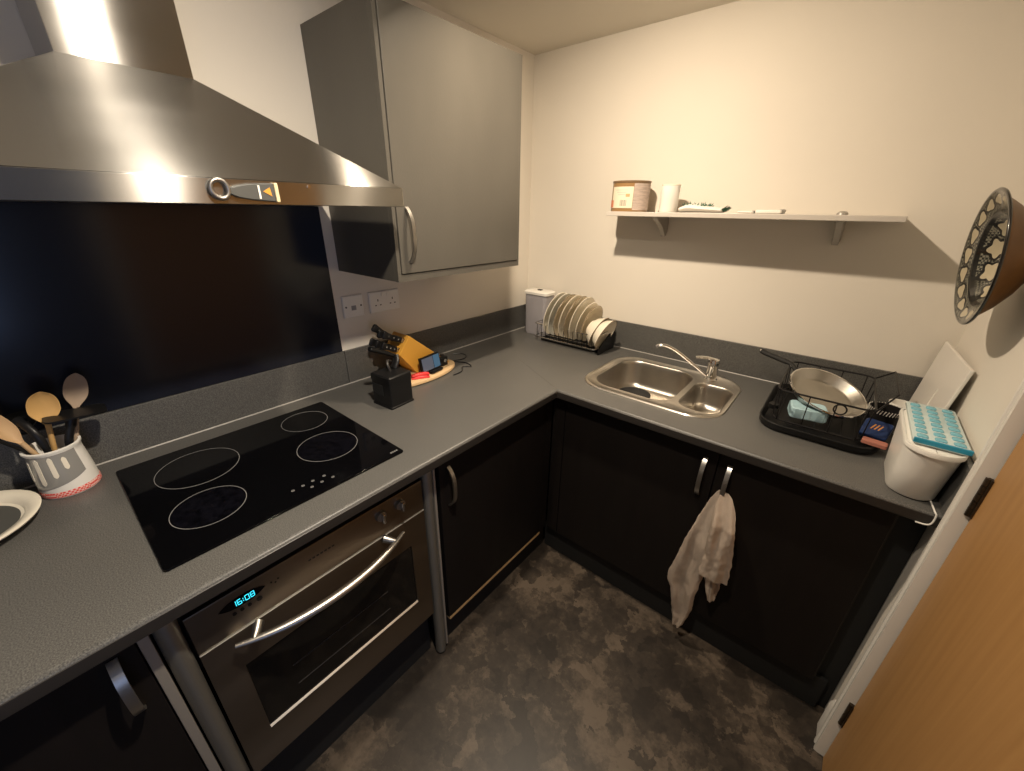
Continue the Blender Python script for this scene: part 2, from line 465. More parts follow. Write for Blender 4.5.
ht = [bm.verts.new(p) for p in rr(SKX, SKY, SHX-.012, SHY-.012, .09, T)]
hb = [bm.verts.new(V((v.co.x, v.co.y, T-WT))) for v in ht]
n = len(ht)
for i in range(n): bm.faces.new((ht[i], ht[(i+1) % n], hb[(i+1) % n], hb[i]))
face_with_hole(bm, R[0], ht); face_with_hole(bm, R[-1], hb)
obj('slab', bm, 'laminate', worktop, smooth=35)
bm = NB()
def fe(off, z):
    d = D-.012+off
    return [V((RW-.001, -d, z)), V((d, -d, z)), V((d, -2.75, z))]
cols = list(zip(*[fe(o_, z) for o_, z in ((.0113, T-.0075), (.0128, T-.0085), (.0132, T-.012), (.0132, T-WT+.003), (.0090, T-WT-.0008), (.0085, T-WT+.001))]))
loft(bm, [list(c_) for c_ in cols]); o = obj('front_edging', bm, 'dark_frame', worktop, smooth=30); o['label'] = 'dark front edging strip'
# mitred joint strip across the corner
bm = NB()
a = V((D-.01, -D+.01, T)); b2 = V((.012, -.235, T)); b2 = V((.36, -.52, T))
d_ = (b2-a).normalized(); nrm = V((-d_.y, d_.x, 0))*.0012
vs = [bm.verts.new(p+V((0,0,z))) for z in (-.001, .0004) for p in (a-nrm, a+nrm, b2+nrm, b2-nrm)]
for f in ((0,1,2,3),(4,5,6,7),(0,1,5,4),(1,2,6,5),(2,3,7,6),(3,0,4,7)): bm.faces.new([vs[i] for i in f])
obj('joint_strip', bm, 'laminate', worktop, smooth=0)

us = thing('upstand', (.006, -1.4, T), 'dark laminate upstand along the wall behind the hob', 'upstand')
bm = NB(); box(bm, .0005, .0125, -2.75, -1.216, T+.0005, T+UP); obj('upstand_panel', bm, 'laminate', us, smooth=0, bevel=.0012)
bm = NB(); box(bm, .0005, .0125, -1.214, -.0005, T+.0005, T+UP); obj('upstand_panel', bm, 'laminate', us, smooth=0, bevel=.0012)
bm = NB(); tube(bm, [(.0135, -2.74, T+.002), (.0135, -.014, T+.002)], .0028, 6); obj('sealant_bead', bm, 'sealant', us)
us = thing('upstand', (.9, -.006, T), 'dark laminate upstand along the wall behind the sink', 'upstand')
bm = NB(); box(bm, .013, RW-.0005, -.0125, -.0005, T+.0005, T+UP); obj('upstand_panel', bm, 'laminate', us, smooth=0, bevel=.0012)
bm = NB(); tube(bm, [(.016, -.0135, T+.002), (RW-.014, -.0135, T+.002)], .0028, 6); obj('sealant_bead', bm, 'sealant', us)
bm = NB(); box(bm, RW-.0125, RW-.0005, FY+.002, -.013, T+.0005, T+UP)
tag(obj('upstand', bm, 'laminate', smooth=0, bevel=.0012), 'short dark upstand on the wall between white tub and door frame', 'upstand')
# loose white edging wire at the worktop end
bm = NB(); tube(bm, smoothpath([(RW-.030, -.640, T+.004), (RW-.026, -.690, T+.004), (RW-.022, -D-.004, T-.004), (RW-.026, -D-.006, T-.03), (RW-.05, -D-.004, T-.036)], 6), .002, 6)
tag(obj('edging_strip', bm, 'white_plastic'), 'thin white loose edging strip curling round the worktop end', 'strip')

# ------------------------------------------------------------------ base units
FX = .650        # front plane of doors
def bow_handle(bm, c, up, out, half, width, bulge, th=.006):
    """flat strip bent into a bow, both ends on the door"""
    c, up, out = V(c), V(up), V(out); side = up.cross(out)
    rings = []
    N = 18
    for k in range(N+1):
        t = -1+2*k/N
        p = c+up*(half*t)+out*(bulge*(1-abs(t)**3.2)+.001)
        q = c+up*(half*(t+.02))+out*(bulge*(1-min(1.0, abs(t+.02))**3.2)+.001)
        q0 = c+up*(half*(t-.02))+out*(bulge*(1-min(1.0, abs(t-.02))**3.2)+.001)
        tg = (q-q0).normalized(); nn = side.cross(tg).normalized()
        if nn.dot(out) < 0: nn = -nn
        a = width/2; h = th/2
        rings.append([p+side*a+nn*h, p-side*a+nn*h, p-side*a-nn*h, p+side*a-nn*h])
    loft(bm, rings)
def base_unit(name, x0, x1, y0, y1, label, plinth_in):
    return None
# unit between the oven and the corner
u = thing('base_cabinet', (.33, -.98, 0), 'black base cabinet between the oven and the inner corner', 'cabinet')
bm = NB(); box(bm, .02, FX-.021, -1.298, -.655, .15, T-WT-.002); box(bm, .02, .605, -1.298, -.655, .0, .15)
obj('carcass', bm, 'dark_frame', u, smooth=0)
dr = NB(); box(dr, FX-.020, FX, -1.292, -.700, .152, T-WT-.006); dr = obj('cabinet_door', dr, 'base_front', u, smooth=0, bevel=.0015)
bm = NB(); bow_handle(bm, (FX, -1.255, .758), (0,0,1), (1,0,0), .078, .013, .030); h = obj('handle', bm, 'satin_metal', dr)
bm = NB(); box(bm, FX-.019, FX+.0004, -1.290, -.702, .139, .1525); o = obj('worn_edge', bm, 'edge_oak', u, smooth=0); o['label'] = 'bare wood edge along the door bottom'
bm = NB(); box(bm, .606, .618, -1.318, -.62, .0, .146); obj('plinth', bm, 'black_matt', u, smooth=0)
bm = NB(); box(bm, FX-.020, FX-.001, -.698, -.6515, .152, T-WT-.004); obj('corner_filler', bm, 'base_front', u, smooth=0)
# sink run units
BY = -FX
u = thing('base_cabinet', (1.0, -.33, 0), 'black base cabinet under the sink with a bare bow handle', 'cabinet')
bm = NB(); box(bm, .655, 1.314, BY+.021, -.02, .15, T-.245); box(bm, .655, .672, BY+.021, -.02, T-.245, T-WT-.002); box(bm, .655, 1.314, -.607, -.02, 0, .149); obj('carcass', bm, 'dark_frame', u, smooth=0)
bm = NB(); box(bm, .655, .712, BY+.001, BY+.020, .152, T-WT-.004); obj('corner_filler', bm, 'base_front', u, smooth=0)
dr = NB(); box(dr, .716, 1.3145, BY, BY+.020, .152, T-WT-.006); dr = obj('cabinet_door', dr, 'base_front', u, smooth=0, bevel=.0015)
bm = NB(); bow_handle(bm, (1.278, BY, .763), (0,0,1), (0,-1,0), .078, .014, .030); obj('handle', bm, 'satin_metal', dr)
bm = NB(); box(bm, .63, 1.314, -.62, -.608, 0, .146); obj('plinth', bm, 'black_matt', u, smooth=0)
u = thing('base_cabinet', (1.55, -.33, 0), 'black base cabinet whose handle carries the towel', 'cabinet')
bm = NB(); box(bm, 1.316, 1.765, BY+.021, -.02, .15, T-WT-.002); box(bm, 1.316, 1.765, -.607, -.02, 0, .149); obj('carcass', bm, 'dark_frame', u, smooth=0)
dr = NB(); box(dr, 1.3175, 1.757, BY, BY+.020, .152, T-WT-.006); dr = obj('cabinet_door', dr, 'base_front', u, smooth=0, bevel=.0015)
bm = NB(); bow_handle(bm, (1.355, BY, .763), (0,0,1), (0,-1,0), .078, .014, .030); obj('handle', bm, 'satin_metal', dr)
bm = NB(); box(bm, 1.316, 1.80, -.62, -.608, 0, .146); obj('plinth', bm, 'black_matt', u, smooth=0)
bm = NB(); box(bm, 1.767, RW-.002, -.60, -.585, 0, T-WT-.002); obj('end_filler', bm, 'black_matt', u, smooth=0)
# unit left of the oven
u = thing('base_cabinet', (.33, -2.32, 0), 'black base cabinet beyond the oven with a broad steel handle', 'cabinet')
bm = NB(); box(bm, .02, FX-.021, -2.62, -2.004, .15, T-WT-.002); box(bm, .02, .605, -2.62, -2.004, .0, .149); obj('carcass', bm, 'dark_frame', u, smooth=0)
dr = NB(); box(dr, FX-.020, FX, -2.616, -2.024, .152, T-WT-.006); dr = obj('cabinet_door', dr, 'base_front', u, smooth=0, bevel=.0015)
bm = NB(); bow_handle(bm, (FX, -2.058, .774), (0,0,1), (1,0,0), .074, .016, .034); obj('handle', bm, 'satin_metal', dr)
bm = NB(); box(bm, FX-.024, FX+.002, -2.021, -2.004, .15, T-WT-.003); obj('end_strip', bm, 'alu_strip', u, smooth=0, bevel=.001)
bm = NB(); box(bm, .606, .618, -2.62, -2.0, 0, .146); obj('plinth', bm, 'black_matt', u, smooth=0)
# round aluminium posts flanking the oven
def post(y, label, sgn):
    p = thing('post', (FX-.012, y, 0), label, 'post', 'aluminium posts beside the oven')
    bm = NB(); cyl(bm, (FX-.012, y, .012), (FX-.012, y, T-WT-.001), .0195, seg=32); obj('shaft', bm, 'alu_post', p)
    bm = NB(); cyl(bm, (FX-.012, y, 0), (FX-.012, y, .013), .0165, seg=24); obj('foot', bm, 'black_plastic', p)
    if sgn: 
        bm = NB(); box(bm, FX-.026, FX-.001, y+.0205, y+.0285, .02, T-WT-.003); obj('post_highlight', bm, 'alu_strip', p, smooth=0, bevel=.001)  # thin pale strip added to draw the highlight beside the post
post(-1.3355, 'grey aluminium post standing between the oven and the corner cabinet', 1)
post(-1.9805, 'grey aluminium post standing between the oven and the broad-handled cabinet', 0)

# ------------------------------------------------------------------ oven
OY0, OY1, OZ0, OZ1, OX = -1.955, -1.361, .250, .842, .650
ov = thing('oven', (.35, (OY0+OY1)/2, OZ0), 'built-in brown steel oven with a long bowed handle and clock', 'oven')
bm = NB(); box(bm, .06, OX-.022, OY0+.012, OY1-.012, OZ0, OZ1)
obj('oven_body', bm, 'black_matt', ov, smooth=0)
bm = NB(); box(bm, OX-.020, OX, OY0, OY1, .733, OZ1); cp = obj('control_panel', bm, 'oven_steel', ov, smooth=0, bevel=.002, uv=True)
# door with a glass window
WZ0, WZ1, WY0, WY1 = .372, .622, -1.892, -1.421
bm = NB()
o_ = [bm.verts.new((OX, y, z)) for y, z in ((OY0, OZ0), (OY1, OZ0), (OY1, .728), (OY0, .728))]
i_ = [bm.verts.new((OX, y, z)) for y, z in ((WY0, WZ0), (WY1, WZ0), (WY1, WZ1), (WY0, WZ1))]
ob = [bm.verts.new((OX-.02, v.co.y, v.co.z)) for v in o_]; ib = [bm.verts.new((OX-.02, v.co.y, v.co.z)) for v in i_]
for k in range(4):
    j = (k+1) % 4
    bm.faces.new((o_[k], o_[j], i_[j], i_[k])); bm.faces.new((ob[k], ob[j], ib[j], ib[k]))
    bm.faces.new((o_[k], o_[j], ob[j], ob[k])); bm.faces.new((i_[k], i_[j], ib[j], ib[k]))
od = obj('oven_door', bm, 'oven_steel', ov, smooth=0, bevel=.0015, uv=True)
bm = NB(); box(bm, OX-.016, OX-.004, WY0-.004, WY1+.004, WZ0-.004, WZ1+.004); obj('door_window', bm, 'oven_glass', od, smooth=0)
bm = NB(); loft(bm, [[V((OX-.003, y, WZ0+.003)), V((OX+.002, y, WZ0-.001)), V((OX+.002, y, WZ0-.003)), V((OX-.003, y, WZ0-.003))] for y in (WY0, WY1)]); obj('window_edge', bm, 'bright_edge', od, smooth=0)
bm = NB(); loft(bm, [[V((OX-.004, y, .7296)), V((OX+.0008, y, .7284)), V((OX+.0008, y, .7275)), V((OX-.004, y, .7275))] for y in (OY0+.001, OY1-.001)]); obj('top_edge', bm, 'bright_edge', od, smooth=0)
for z in (.455, .53):
    bm = NB(); tube(bm, [(OX-.0035, WY0+.085, z-.02), (OX-.0035, WY1-.10, z-.02)], .0016, 6); obj('shelf_line', bm, 'dark_frame', od)
# bowed bar handle
hp = [V((OX+.016+.042*(1-abs(t)**2.2), -1.675+.222*t, .703+.010*(abs(t)**2))) for t in [-1+2*k/24 for k in range(25)]]
rr_ = [.0055+.0065*(1-abs(-1+2*k/24)**2.5) for k in range(25)]
bm = NB(); tube(bm, hp, rr_, 14, flat=.8); hd = obj('handle', bm, 'satin_metal', od)
for s in (-1, 1):
    bm = NB(); tube(bm, [(OX-.001, -1.675+s*.168, .718), (OX+.014, -1.675+s*.178, .714), (OX+.028, -1.675+s*.190, .709)], [.0125, .0105, .007], 12); obj('handle_foot', bm, 'satin_metal', hd)
# knobs
for y in (-1.509, -1.445):
    bm = NB(); cyl(bm, (OX-.002, y, .806), (OX+.010, y, .806), .0165, .015, 28); kn = obj('knob', bm, 'satin_metal', cp)
    bm = NB(); box(bm, OX+.010, OX+.024, y-.0045, y+.0045, .791, .821); obj('knob_grip', bm, 'chrome', kn, smooth=0, bevel=.002)
# clock display: lens shaped dark window with lit digits
bm = NB(); cy_, cz_ = -1.856, .8075
lens = [V((0, cy_+.046*t, cz_+s*.0135*(1-abs(t)**2.6))) for s, ts in ((1, [-1+2*k/16 for k in range(17)]), (-1, [1-2*k/16 for k in range(1, 16)])) for t in ts]
loft(bm, [[V((OX-.001, p.y, p.z)) for p in lens], [V((OX+.0012, p.y, p.z)) for p in lens]]); dp = obj('clock_display', bm, 'black_glass', cp, smooth=0)
SEG = {'0': 'abcdef', '1': 'bc', '6': 'acdefg', '8': 'abcdefg'}
bm = NB(); yy = -1.8765
for ch in '16:08':
    w, h2 = .0072, .0068; x0, x1 = OX+.0012, OX+.0020; z0 = cz_; t_ = .0007
    if ch == ':':
        for dz in (-.003, .003): box(bm, x0, x1, yy-.0005, yy+.0013, z0+dz-.0009, z0+dz+.0009)
        yy += .0046; continue
    for s in SEG[ch]:
        if s == 'a': box(bm, x0, x1, yy+t_, yy+w-t_, z0+h2-t_, z0+h2+t_)
        if s == 'd': box(bm, x0, x1, yy+t_, yy+w-t_, z0-h2-t_, z0-h2+t_)
        if s == 'g': box(bm, x0, x1, yy+t_, yy+w-t_, z0-t_, z0+t_)
        if s == 'f': box(bm, x0, x1, yy-t_, yy+t_, z0+t_*.6, z0+h2)
        if s == 'e': box(bm, x0, x1, yy-t_, yy+t_, z0-h2, z0-t_*.6)
        if s == 'b': box(bm, x0, x1, yy+w-t_, yy+w+t_, z0+t_*.6, z0+h2)
        if s == 'c': box(bm, x0, x1, yy+w-t_, yy+w+t_, z0-h2, z0-t_*.6)
    yy += .0106
obj('clock_digits', bm, 'cyan_led', dp, smooth=0)
for y, z in ((-1.877, .783), (-1.862, .783), (-1.847, .783), (-1.827, .783)):
    bm = NB(); cyl(bm, (OX-.001, y, z), (OX+.002, y, z), .0042 if y < -1.83 else .006, seg=16); obj('clock_button', bm, 'black_plastic', cp)
for y, z in ((-1.797, .806), (-1.789, .800), (-1.782, .806)):
    bm = NB(); cyl(bm, (OX-.001, y, z), (OX+.001, y, z), .0022, seg=10); obj('indicator_mark', bm, 'black_plastic', cp)
bm = NB()
for k in range(7): box(bm, OX, OX+.0006, -1.712+.010*k, -1.712+.010*k+.0065, .800, .8045)
obj('maker_mark', bm, 'dark_frame', cp, smooth=0)
# dark gap under the oven
bm = NB(); box(bm, .585, .600, OY0-.004, OY1+.004, 0, OZ0-.004); box(bm, .05, .59, OY0+.01, OY1-.01, OZ0-.018, OZ0-.003)
obj('lower_panel', bm, 'black_matt', ov, smooth=0)

# ------------------------------------------------------------------ hob
hob = thing('hob', (.348, -1.663, T), 'black glass electric hob with four ringed cooking zones', 'hob')
HX0, HX1, HY0, HY1 = .096, .601, -1.949, -1.3765
bm = NB(); loft(bm, [rrect((HX0+HX1)/2, (HY0+HY1)/2, (HX1-HX0)/2, (HY1-HY0)/2, .008, z) for z in (T+.0005, T+.0055)])
obj('glass_plate', bm, 'black_glass', hob, smooth=30, bevel=.001)
for x, y, r in ((.241, -1.797, .096), (.447, -1.829, .077), (.200, -1.486, .071), (.404, -1.511, .085)):
    bm = NB(); lathe(bm, [(r-.0015, T+.0054), (r-.0015, T+.0060), (r, T+.0060), (r, T+.0054), (r-.0015, T+.0054)], 64, Matrix.Translation((x, y, 0)))
    zn = obj('cooking_zone', bm, 'hob_print', hob)
    if r in (.077, .085):
        bm = NB(); cyl(bm, (x, y, T+.0050), (x, y, T+.0057), r-.004, seg=48); obj('zone_disc', bm, 'hob_zone', zn)
bm = NB()
for x, y in ((.541, -1.674), (.540, -1.648), (.562, -1.635), (.539, -1.622), (.561, -1.608), (.540, -1.592), (.563, -1.579)):
    lathe(bm, [(.0028, T+.0054), (.0028, T+.0060), (.0040, T+.0060), (.0040, T+.0054)], 12, Matrix.Translation((x, y, 0)))
    box(bm, x-.0007, x+.0007, y-.0024, y+.0024, T+.0054, T+.0060)
obj('touch_control_markings', bm, 'hob_print', hob, smooth=0)
bm = NB()
for k in range(4): box(bm, .580, .586, -1.412+.0065*k, -1.412+.0065*k+.0042, T+.0054, T+.0060)
obj('maker_mark', bm, 'hob_print', hob, smooth=0)

# ------------------------------------------------------------------ splashback
bm = NB(); box(bm, .0005, .0065, -2.13, -1.219, T+UP+.001, 1.601)
tag(obj('splashback', bm, 'splash_glass', smooth=0, bevel=.001), 'black glass splashback panel on the wall behind the hob', 'splashback')

# ------------------------------------------------------------------ cooker hood
hood = thing('cooker_hood', (.25, -1.678, 1.602), 'brushed steel chimney cooker hood above the hob', 'cooker hood')
KY0, KY1, KX = -2.131, -1.225, .50
CY0, CY1, CX, CZ = -1.786, -1.569, .236, 1.858
def canopy_ring(t, inset=0):
    return [V((.001, KY0*(1-t)+CY0*t, 1.648*(1-t)+CZ*t)), V((KX*(1-t)+CX*t, KY0*(1-t)+CY0*t, 1.648*(1-t)+CZ*t)), V((KX*(1-t)+CX*t, KY1*(1-t)+CY1*t, 1.648*(1-t)+CZ*t)), V((.001, KY1*(1-t)+CY1*t, 1.648*(1-t)+CZ*t))]
bm = NB(); loft(bm, [canopy_ring(0), canopy_ring(1)]); obj('canopy', bm, 'canopy_steel', hood, smooth=0, bevel=.0015, uv=True)
bm = NB()
rg = lambda z, i: [V((.001, KY0+i, z)), V((KX-i, KY0+i, z)), V((KX-i, KY1-i, z)), V((.001, KY1-i, z))]
loft(bm, [rg(1.6475, 0), rg(1.602, 0), rg(1.602, .012), rg(1.622, .012)])
rim = obj('front_rim', bm, 'canopy_steel', hood, smooth=0, bevel=.001, uv=True)
bm = NB(); cyl(bm, (KX-.001, -1.478, 1.640), (KX+.002, -1.478, 1.640), .0035, seg=14); obj('rim_button', bm, 'chrome', rim)
bm = NB(); box(bm, CX-.235, CX, CY0, CY1, CZ-.01, CEIL-.002); obj('chimney', bm, 'hood_steel', hood, smooth=0, bevel=.001, uv=True)
bm = NB(); box(bm, .03, KX-.03, KY0+.04, KY1-.04, 1.614, 1.621); ft = obj('filter_panel', bm, 'grey_plastic', hood, smooth=0)
# bottle opener held on the rim by its magnet
op = thing('bottle_opener', (KX+.006, -1.615, 1.625), 'dark grey bottle opener with a steel loop stuck to the hood rim', 'bottle opener')
bm = NB(); ox = KX+.005
loop = [V((ox+.002, -1.654+.0165*math.cos(t)*(1 if math.cos(t) < 0 else .8), 1.6285+.0165*math.sin(t))) for t in [2*PI*k/28 for k in range(28)]]
tube(bm, loop, .0042, 10, loop=True); obj('opener_loop', bm, 'satin_metal', op)
bm = NB()
pr = [(-1.640, 1.631, 1.620), (-1.625, 1.636, 1.614), (-1.605, 1.640, 1.611), (-1.585, 1.642, 1.609), (-1.565, 1.643, 1.608), (-1.556, 1.643, 1.608)]
loft(bm, [[V((KX+.0005, y, a)), V((ox+.0045, y, a)), V((ox+.0045, y, c_)), V((KX+.0005, y, c_))] for y, a, c_ in pr]); hn = obj('opener_handle', bm, 'opener_grey', op, smooth=40, bevel=.002)
bm = NB(); loft(bm, [[V((KX+.0005, y, 1.644)), V((ox+.0055, y, 1.644)), V((ox+.0055, y, 1.607)), V((KX+.0005, y, 1.607))] for y in (-1.5555, -1.548)]); obj('end_band', bm, 'cream_band', hn, smooth=0, bevel=.002)
bm = NB(); loft(bm, [[V((x, -1.579, 1.627)), V((x, -1.565, 1.635)), V((x, -1.563, 1.618))] for x in (ox+.004, ox+.0052)]); obj('gold_emblem', bm, 'gold_paint', hn, smooth=0)
bm = NB(); box(bm, ox+.004, ox+.0052, -1.588, -1.5845, 1.613, 1.638); obj('white_stripe', bm, 'white_plastic', hn, smooth=0)

# ------------------------------------------------------------------ wall cabinet
wc = thing('wall_cabinet', (.19, -.873, 1.38), 'grey wall cabinet hung beside the cooker hood', 'cabinet')
WY_0, WY_1, WZ_0, WZ_1, WX = -1.1795, -.5665, 1.380, 2.104, .380
bm = NB(); box(bm, .001, WX-.022, WY_0, WY_1, WZ_0, WZ_1); obj('cabinet_body', bm, 'wall_unit', wc, smooth=0, bevel=.001)
bm = NB()
fr = [(WY_0, WZ_0), (WY_1, WZ_0), (WY_1, WZ_1), (WY_0, WZ_1)]; fi = [(WY_0+.012, WZ_0+.022), (WY_1-.012, WZ_0+.022), (WY_1-.012, WZ_1-.003), (WY_0+.012, WZ_1-.003)]
q = [[bm.verts.new((x, y, z)) for y, z in s] for s in (fr, fi) for x in (WX-.0215, WX-.004)]
for k in range(4):
    j = (k+1) % 4
    for a, b_ in ((0, 1), (1, 3), (3, 2), (2, 0)): bm.faces.new((q[a][k], q[a][j], q[b_][j], q[b_][k]))
obj('front_frame', bm, 'wall_unit', wc, smooth=0)
bm = NB(); box(bm, WX-.021, WX, WY_0+.014, WY_1-.014, WZ_0+.0245, WZ_1-.001); dr = obj('cabinet_door', bm, 'wall_unit', wc, smooth=0, bevel=.0015)
bm = NB(); bow_handle(bm, (WX, WY_0+.050, 1.520), (0,0,1), (1,0,0), .082, .012, .028); obj('handle', bm, 'satin_metal', dr)

# ------------------------------------------------------------------ sockets
def plate(y0, y1, z0, z1):
    bm = NB(); loft(bm, [[V((.0003, y0, z0)), V((.0003, y1, z0)), V((.0003, y1, z1)), V((.0003, y0, z1))], [V((.007, y0, z0)), V((.007, y1, z0)), V((.007, y1, z1)), V((.007, y0, z1))], [V((.0095, y0+.004, z0+.004)), V((.0095, y1-.004, z0+.004)), V((.0095, y1-.004, z1-.004)), V((.0095, y0+.004, z1-.004))]])
    return bm
s = thing('wall_socket', (.005, -1.146, 1.241), 'single square white wall socket beside the splashback', 'socket')
fp = obj('faceplate', plate(-1.189, -1.103, 1.198, 1.284), 'white_plastic', s, smooth=0, bevel=.001)
for y in (-1.178, -1.114):
    bm = NB(); cyl(bm, (.009, y, 1.241), (.0105, y, 1.241), .0035, seg=12); obj('screw', bm, 'dark_frame', fp)
bm = NB(); box(bm, .009, .0103, -1.156, -1.136, 1.226, 1.244); obj('port', bm, 'grey_plastic', fp, smooth=0)
s = thing('wall_socket', (.005, -1.002, 1.241), 'double white power socket under the wall cabinet', 'socket')
fp = obj('faceplate', plate(-1.074, -.930, 1.198, 1.284), 'white_plastic', s, smooth=0, bevel=.001)
for yc in (-1.036, -.966):
    for dy, dz, a, c_ in ((0, .012, .002, .0045), (-.011, -.008, .0035, .002), (.011, -.008, .0035, .002)):
        bm = NB(); box(bm, .009, .0101, yc+dy-a, yc+dy+a, 1.236+dz-c_, 1.236+dz+c_); obj('pin_hole', bm, 'black_plastic', fp, smooth=0)
    sy = yc+(.022 if yc < -1 else -.022)
    bm = NB(); box(bm, .009, .0125, sy-.005, sy+.005, 1.262, 1.278); obj('rocker_switch', bm, 'white_plastic', fp, smooth=0, bevel=.001)

# ------------------------------------------------------------------ knife corner: board, block, knives, black cube, screen
def oval(cx, cy, a, c, z, n=40): return [V((cx+a*math.cos(2*PI*k/n), cy+c*math.sin(2*PI*k/n), z)) for k in range(n)]
BT = T+.0185
bm = NB(); loft(bm, [oval(.150, -.978, .091, .200, T+.0005), oval(.150, -.978, .097, .206, T+.005), oval(.150, -.978, .097, .206, BT-.004), oval(.150, -.978, .093, .202, BT)])
tag(obj('chopping_board', bm, 'board_wood', smooth=50), 'oval pale wooden board under the orange knife block', 'chopping board')
blk = thing('knife_block', (.125, -.93, BT), 'slanted orange wood knife block standing on the oval board', 'knife block')
bm = NB()
bp = [(-1.066, 1.052), (-1.008, 1.120), (-.800, BT+.0005), (-.985, BT+.0005)]
loft(bm, [[V((x, y, z)) for y, z in bp] for x in (.055, .165)]); obj('block_body', bm, 'block_wood', blk, smooth=0, bevel=.003)
sl = V((0, .058, .068)).normalized(); nx = V((0, -.068, .058)).normalized()
bm = NB()
slots = [(.078, .018), (.110, .018), (.143, .018), (.078, .055), (.110, .060), (.143, .062)]
for x, s_ in slots:
    c_ = V((x, -1.066, 1.052))+sl*s_
    M4 = Matrix.Translation(c_) @ Matrix((V((1,0,0)), sl, nx)).transposed().to_4x4()
    bm = NB(); box(bm, -.0045, .0045, -.010, .010, -.0002, .0006, M4); obj('slot', bm, 'black_matt', blk, smooth=0)
def knife(x, s_, ln, label, first=None, tilt=.24):
    c_ = V((x, -1.066, 1.052))+sl*s_+nx*.0015
    rot = Matrix((V((1,0,0)), sl, nx)).transposed() @ Matrix.Rotation(tilt, 3, 'X')
    k = thing('knife', c_, label, 'knife', 'knives in the orange block', rot)
    bm = NB(); box(bm, -.004, .004, -.0085, .0085, 0, .012); obj('bolster', bm, 'satin_metal', k, local=True, smooth=0, bevel=.0015)
    bm = NB(); rings = []
    for t, hw, hy in ((.012, .0055, .0085), (.03, .006, .0095), (.06, .006, .0085), (.085, .0062, .0105), (.1, .006, .0125), (.106, .004, .010)):
        rings.append([V((q.x, q.y, t*ln/.106)) for q in rrect(0, .0, hw*1.3, hy*1.3, .0045, 0, 3)])
    loft(bm, rings); h = obj('knife_handle', bm, 'black_plastic', k, local=True)
    for t in (.03, .055, .08):
        bm = NB(); cyl(bm, (.0065, 0, t*ln/.106), (.0086, 0, t*ln/.106), .0034, seg=10); obj('rivet', bm, 'chrome', h, local=True)
    return k
knife(.143, .018, .080, 'lowest front knife handle in the orange block, by the black cube')
knife(.143, .062, .100, 'long black knife handle at the top of the block nearest the room')
knife(.110, .018, .085, 'black riveted knife handle low in the middle of the orange block')
knife(.110, .060, .098, 'black riveted knife handle high in the middle of the orange block')
knife(.078, .018, .090, 'black knife handle low in the block next to the wall')
knife(.078, .055, .108, 'black knife handle highest of all, next to the wall', tilt=.02)

# black cube holder with bent black tool
cb = thing('utensil_block', (.285, -1.19, T), 'black square block in front of the orange knife block', 'block')
ang = math.radians(5); cc = V((.288, -1.192, 0))
M4 = Matrix.Translation(cc) @ Matrix.Rotation(ang, 4, 'Z')
bm = NB()
loft(bm, [[M4 @ p for p in rrect(0, 0, h_, h_, .006, z, 3)] for h_, z in ((.054, T+.0005), (.054, T+.006), (.051, T+.008), (.051, T+.098))]); obj('block_body', bm, 'black_plastic', cb, smooth=30)
bm = NB()
loft(bm, [[M4 @ p for p in rrect(0, 0, h_, h_, .006, z, 3)] for h_, z in ((.0525, T+.0985), (.0525, T+.118), (.048, T+.122))]); ld = obj('block_lid', bm, 'black_plastic', cb, smooth=30)
bm = NB(); box(bm, -.044, .012, -.0535, -.0505, T+.045, T+.085, M4); obj('front_notch', bm, 'black_matt', cb, smooth=0)
tl = thing('kitchen_tool', (.27, -1.17, T+.12), 'black bent tool standing in the lid of the black block', 'kitchen tool')
bm = NB(); tube(bm, smoothpath([(.268, -1.165, T+.1222), (.266, -1.150, T+.145), (.255, -1.142, T+.163)], 6), [.016]*4+[.015]*4+[.013]*5, 10, flat=.6); obj('tool_neck', bm, 'black_plastic', tl)
bm = NB(); tube(bm, smoothpath([(.248, -1.130, T+.150), (.240, -1.165, T+.172), (.232, -1.205, T+.192), (.228, -1.232, T+.206)], 6), [.012]*6+[.0135]*6+[.015]*5+[.013, .008], 12, flat=.7); obj('tool_handle', bm, 'black_plastic', tl)
bm = NB(); tube(bm, smoothpath([(.290, -1.195, T+.1222), (.284, -1.198, T+.145), (.272, -1.19, T+.158), (.262, -1.172, T+.150)], 6), .005, 8); obj('tool_guard', bm, 'dark_frame', tl)

# small display leaning on the block
sc_ = thing('display', (.205, -.94, BT), 'small black display with grey and blue panes on the board', 'display')
M4 = Matrix.Translation((.206, -.938, BT+.001)) @ Matrix.Rotation(math.radians(8), 4, 'Z') @ Matrix.Rotation(math.radians(-10), 4, 'Y')
bm = NB(); box(bm, -.007, .007, -.058, .058, .008, .078, M4); bd = obj('casing', bm, 'black_plastic', sc_, smooth=0, bevel=.002)
bm = NB(); box(bm, .007, .0076, -.053, .012, .017, .072, M4); obj('grey_pane', bm, 'screen_grey', bd, smooth=0)
bm = NB(); box(bm, .007, .0076, .015, .052, .017, .072, M4); obj('blue_pane', bm, 'screen_blue', bd, smooth=0)
bm = NB(); box(bm, -.020, .022, -.02, .05, .0005, .010, M4); obj('stand', bm, 'black_plastic', sc_, smooth=0, bevel=.002)
pk = thing('small_gadget', (.165, -.846, BT), 'small black gadget behind the display at the board end', 'gadget')
bm = NB(); loft(bm, [rrect(.168, -.846, .018, .020, .006, z, 3) for z in (BT+.0005, BT+.04)]); bd = obj('casing', bm, 'black_plastic', pk, smooth=30, bevel=.002)
bm = NB(); cyl(bm, (.186, -.846, BT+.026), (.189, -.846, BT+.026), .008, seg=16); obj('lens', bm, 'chrome', bd)
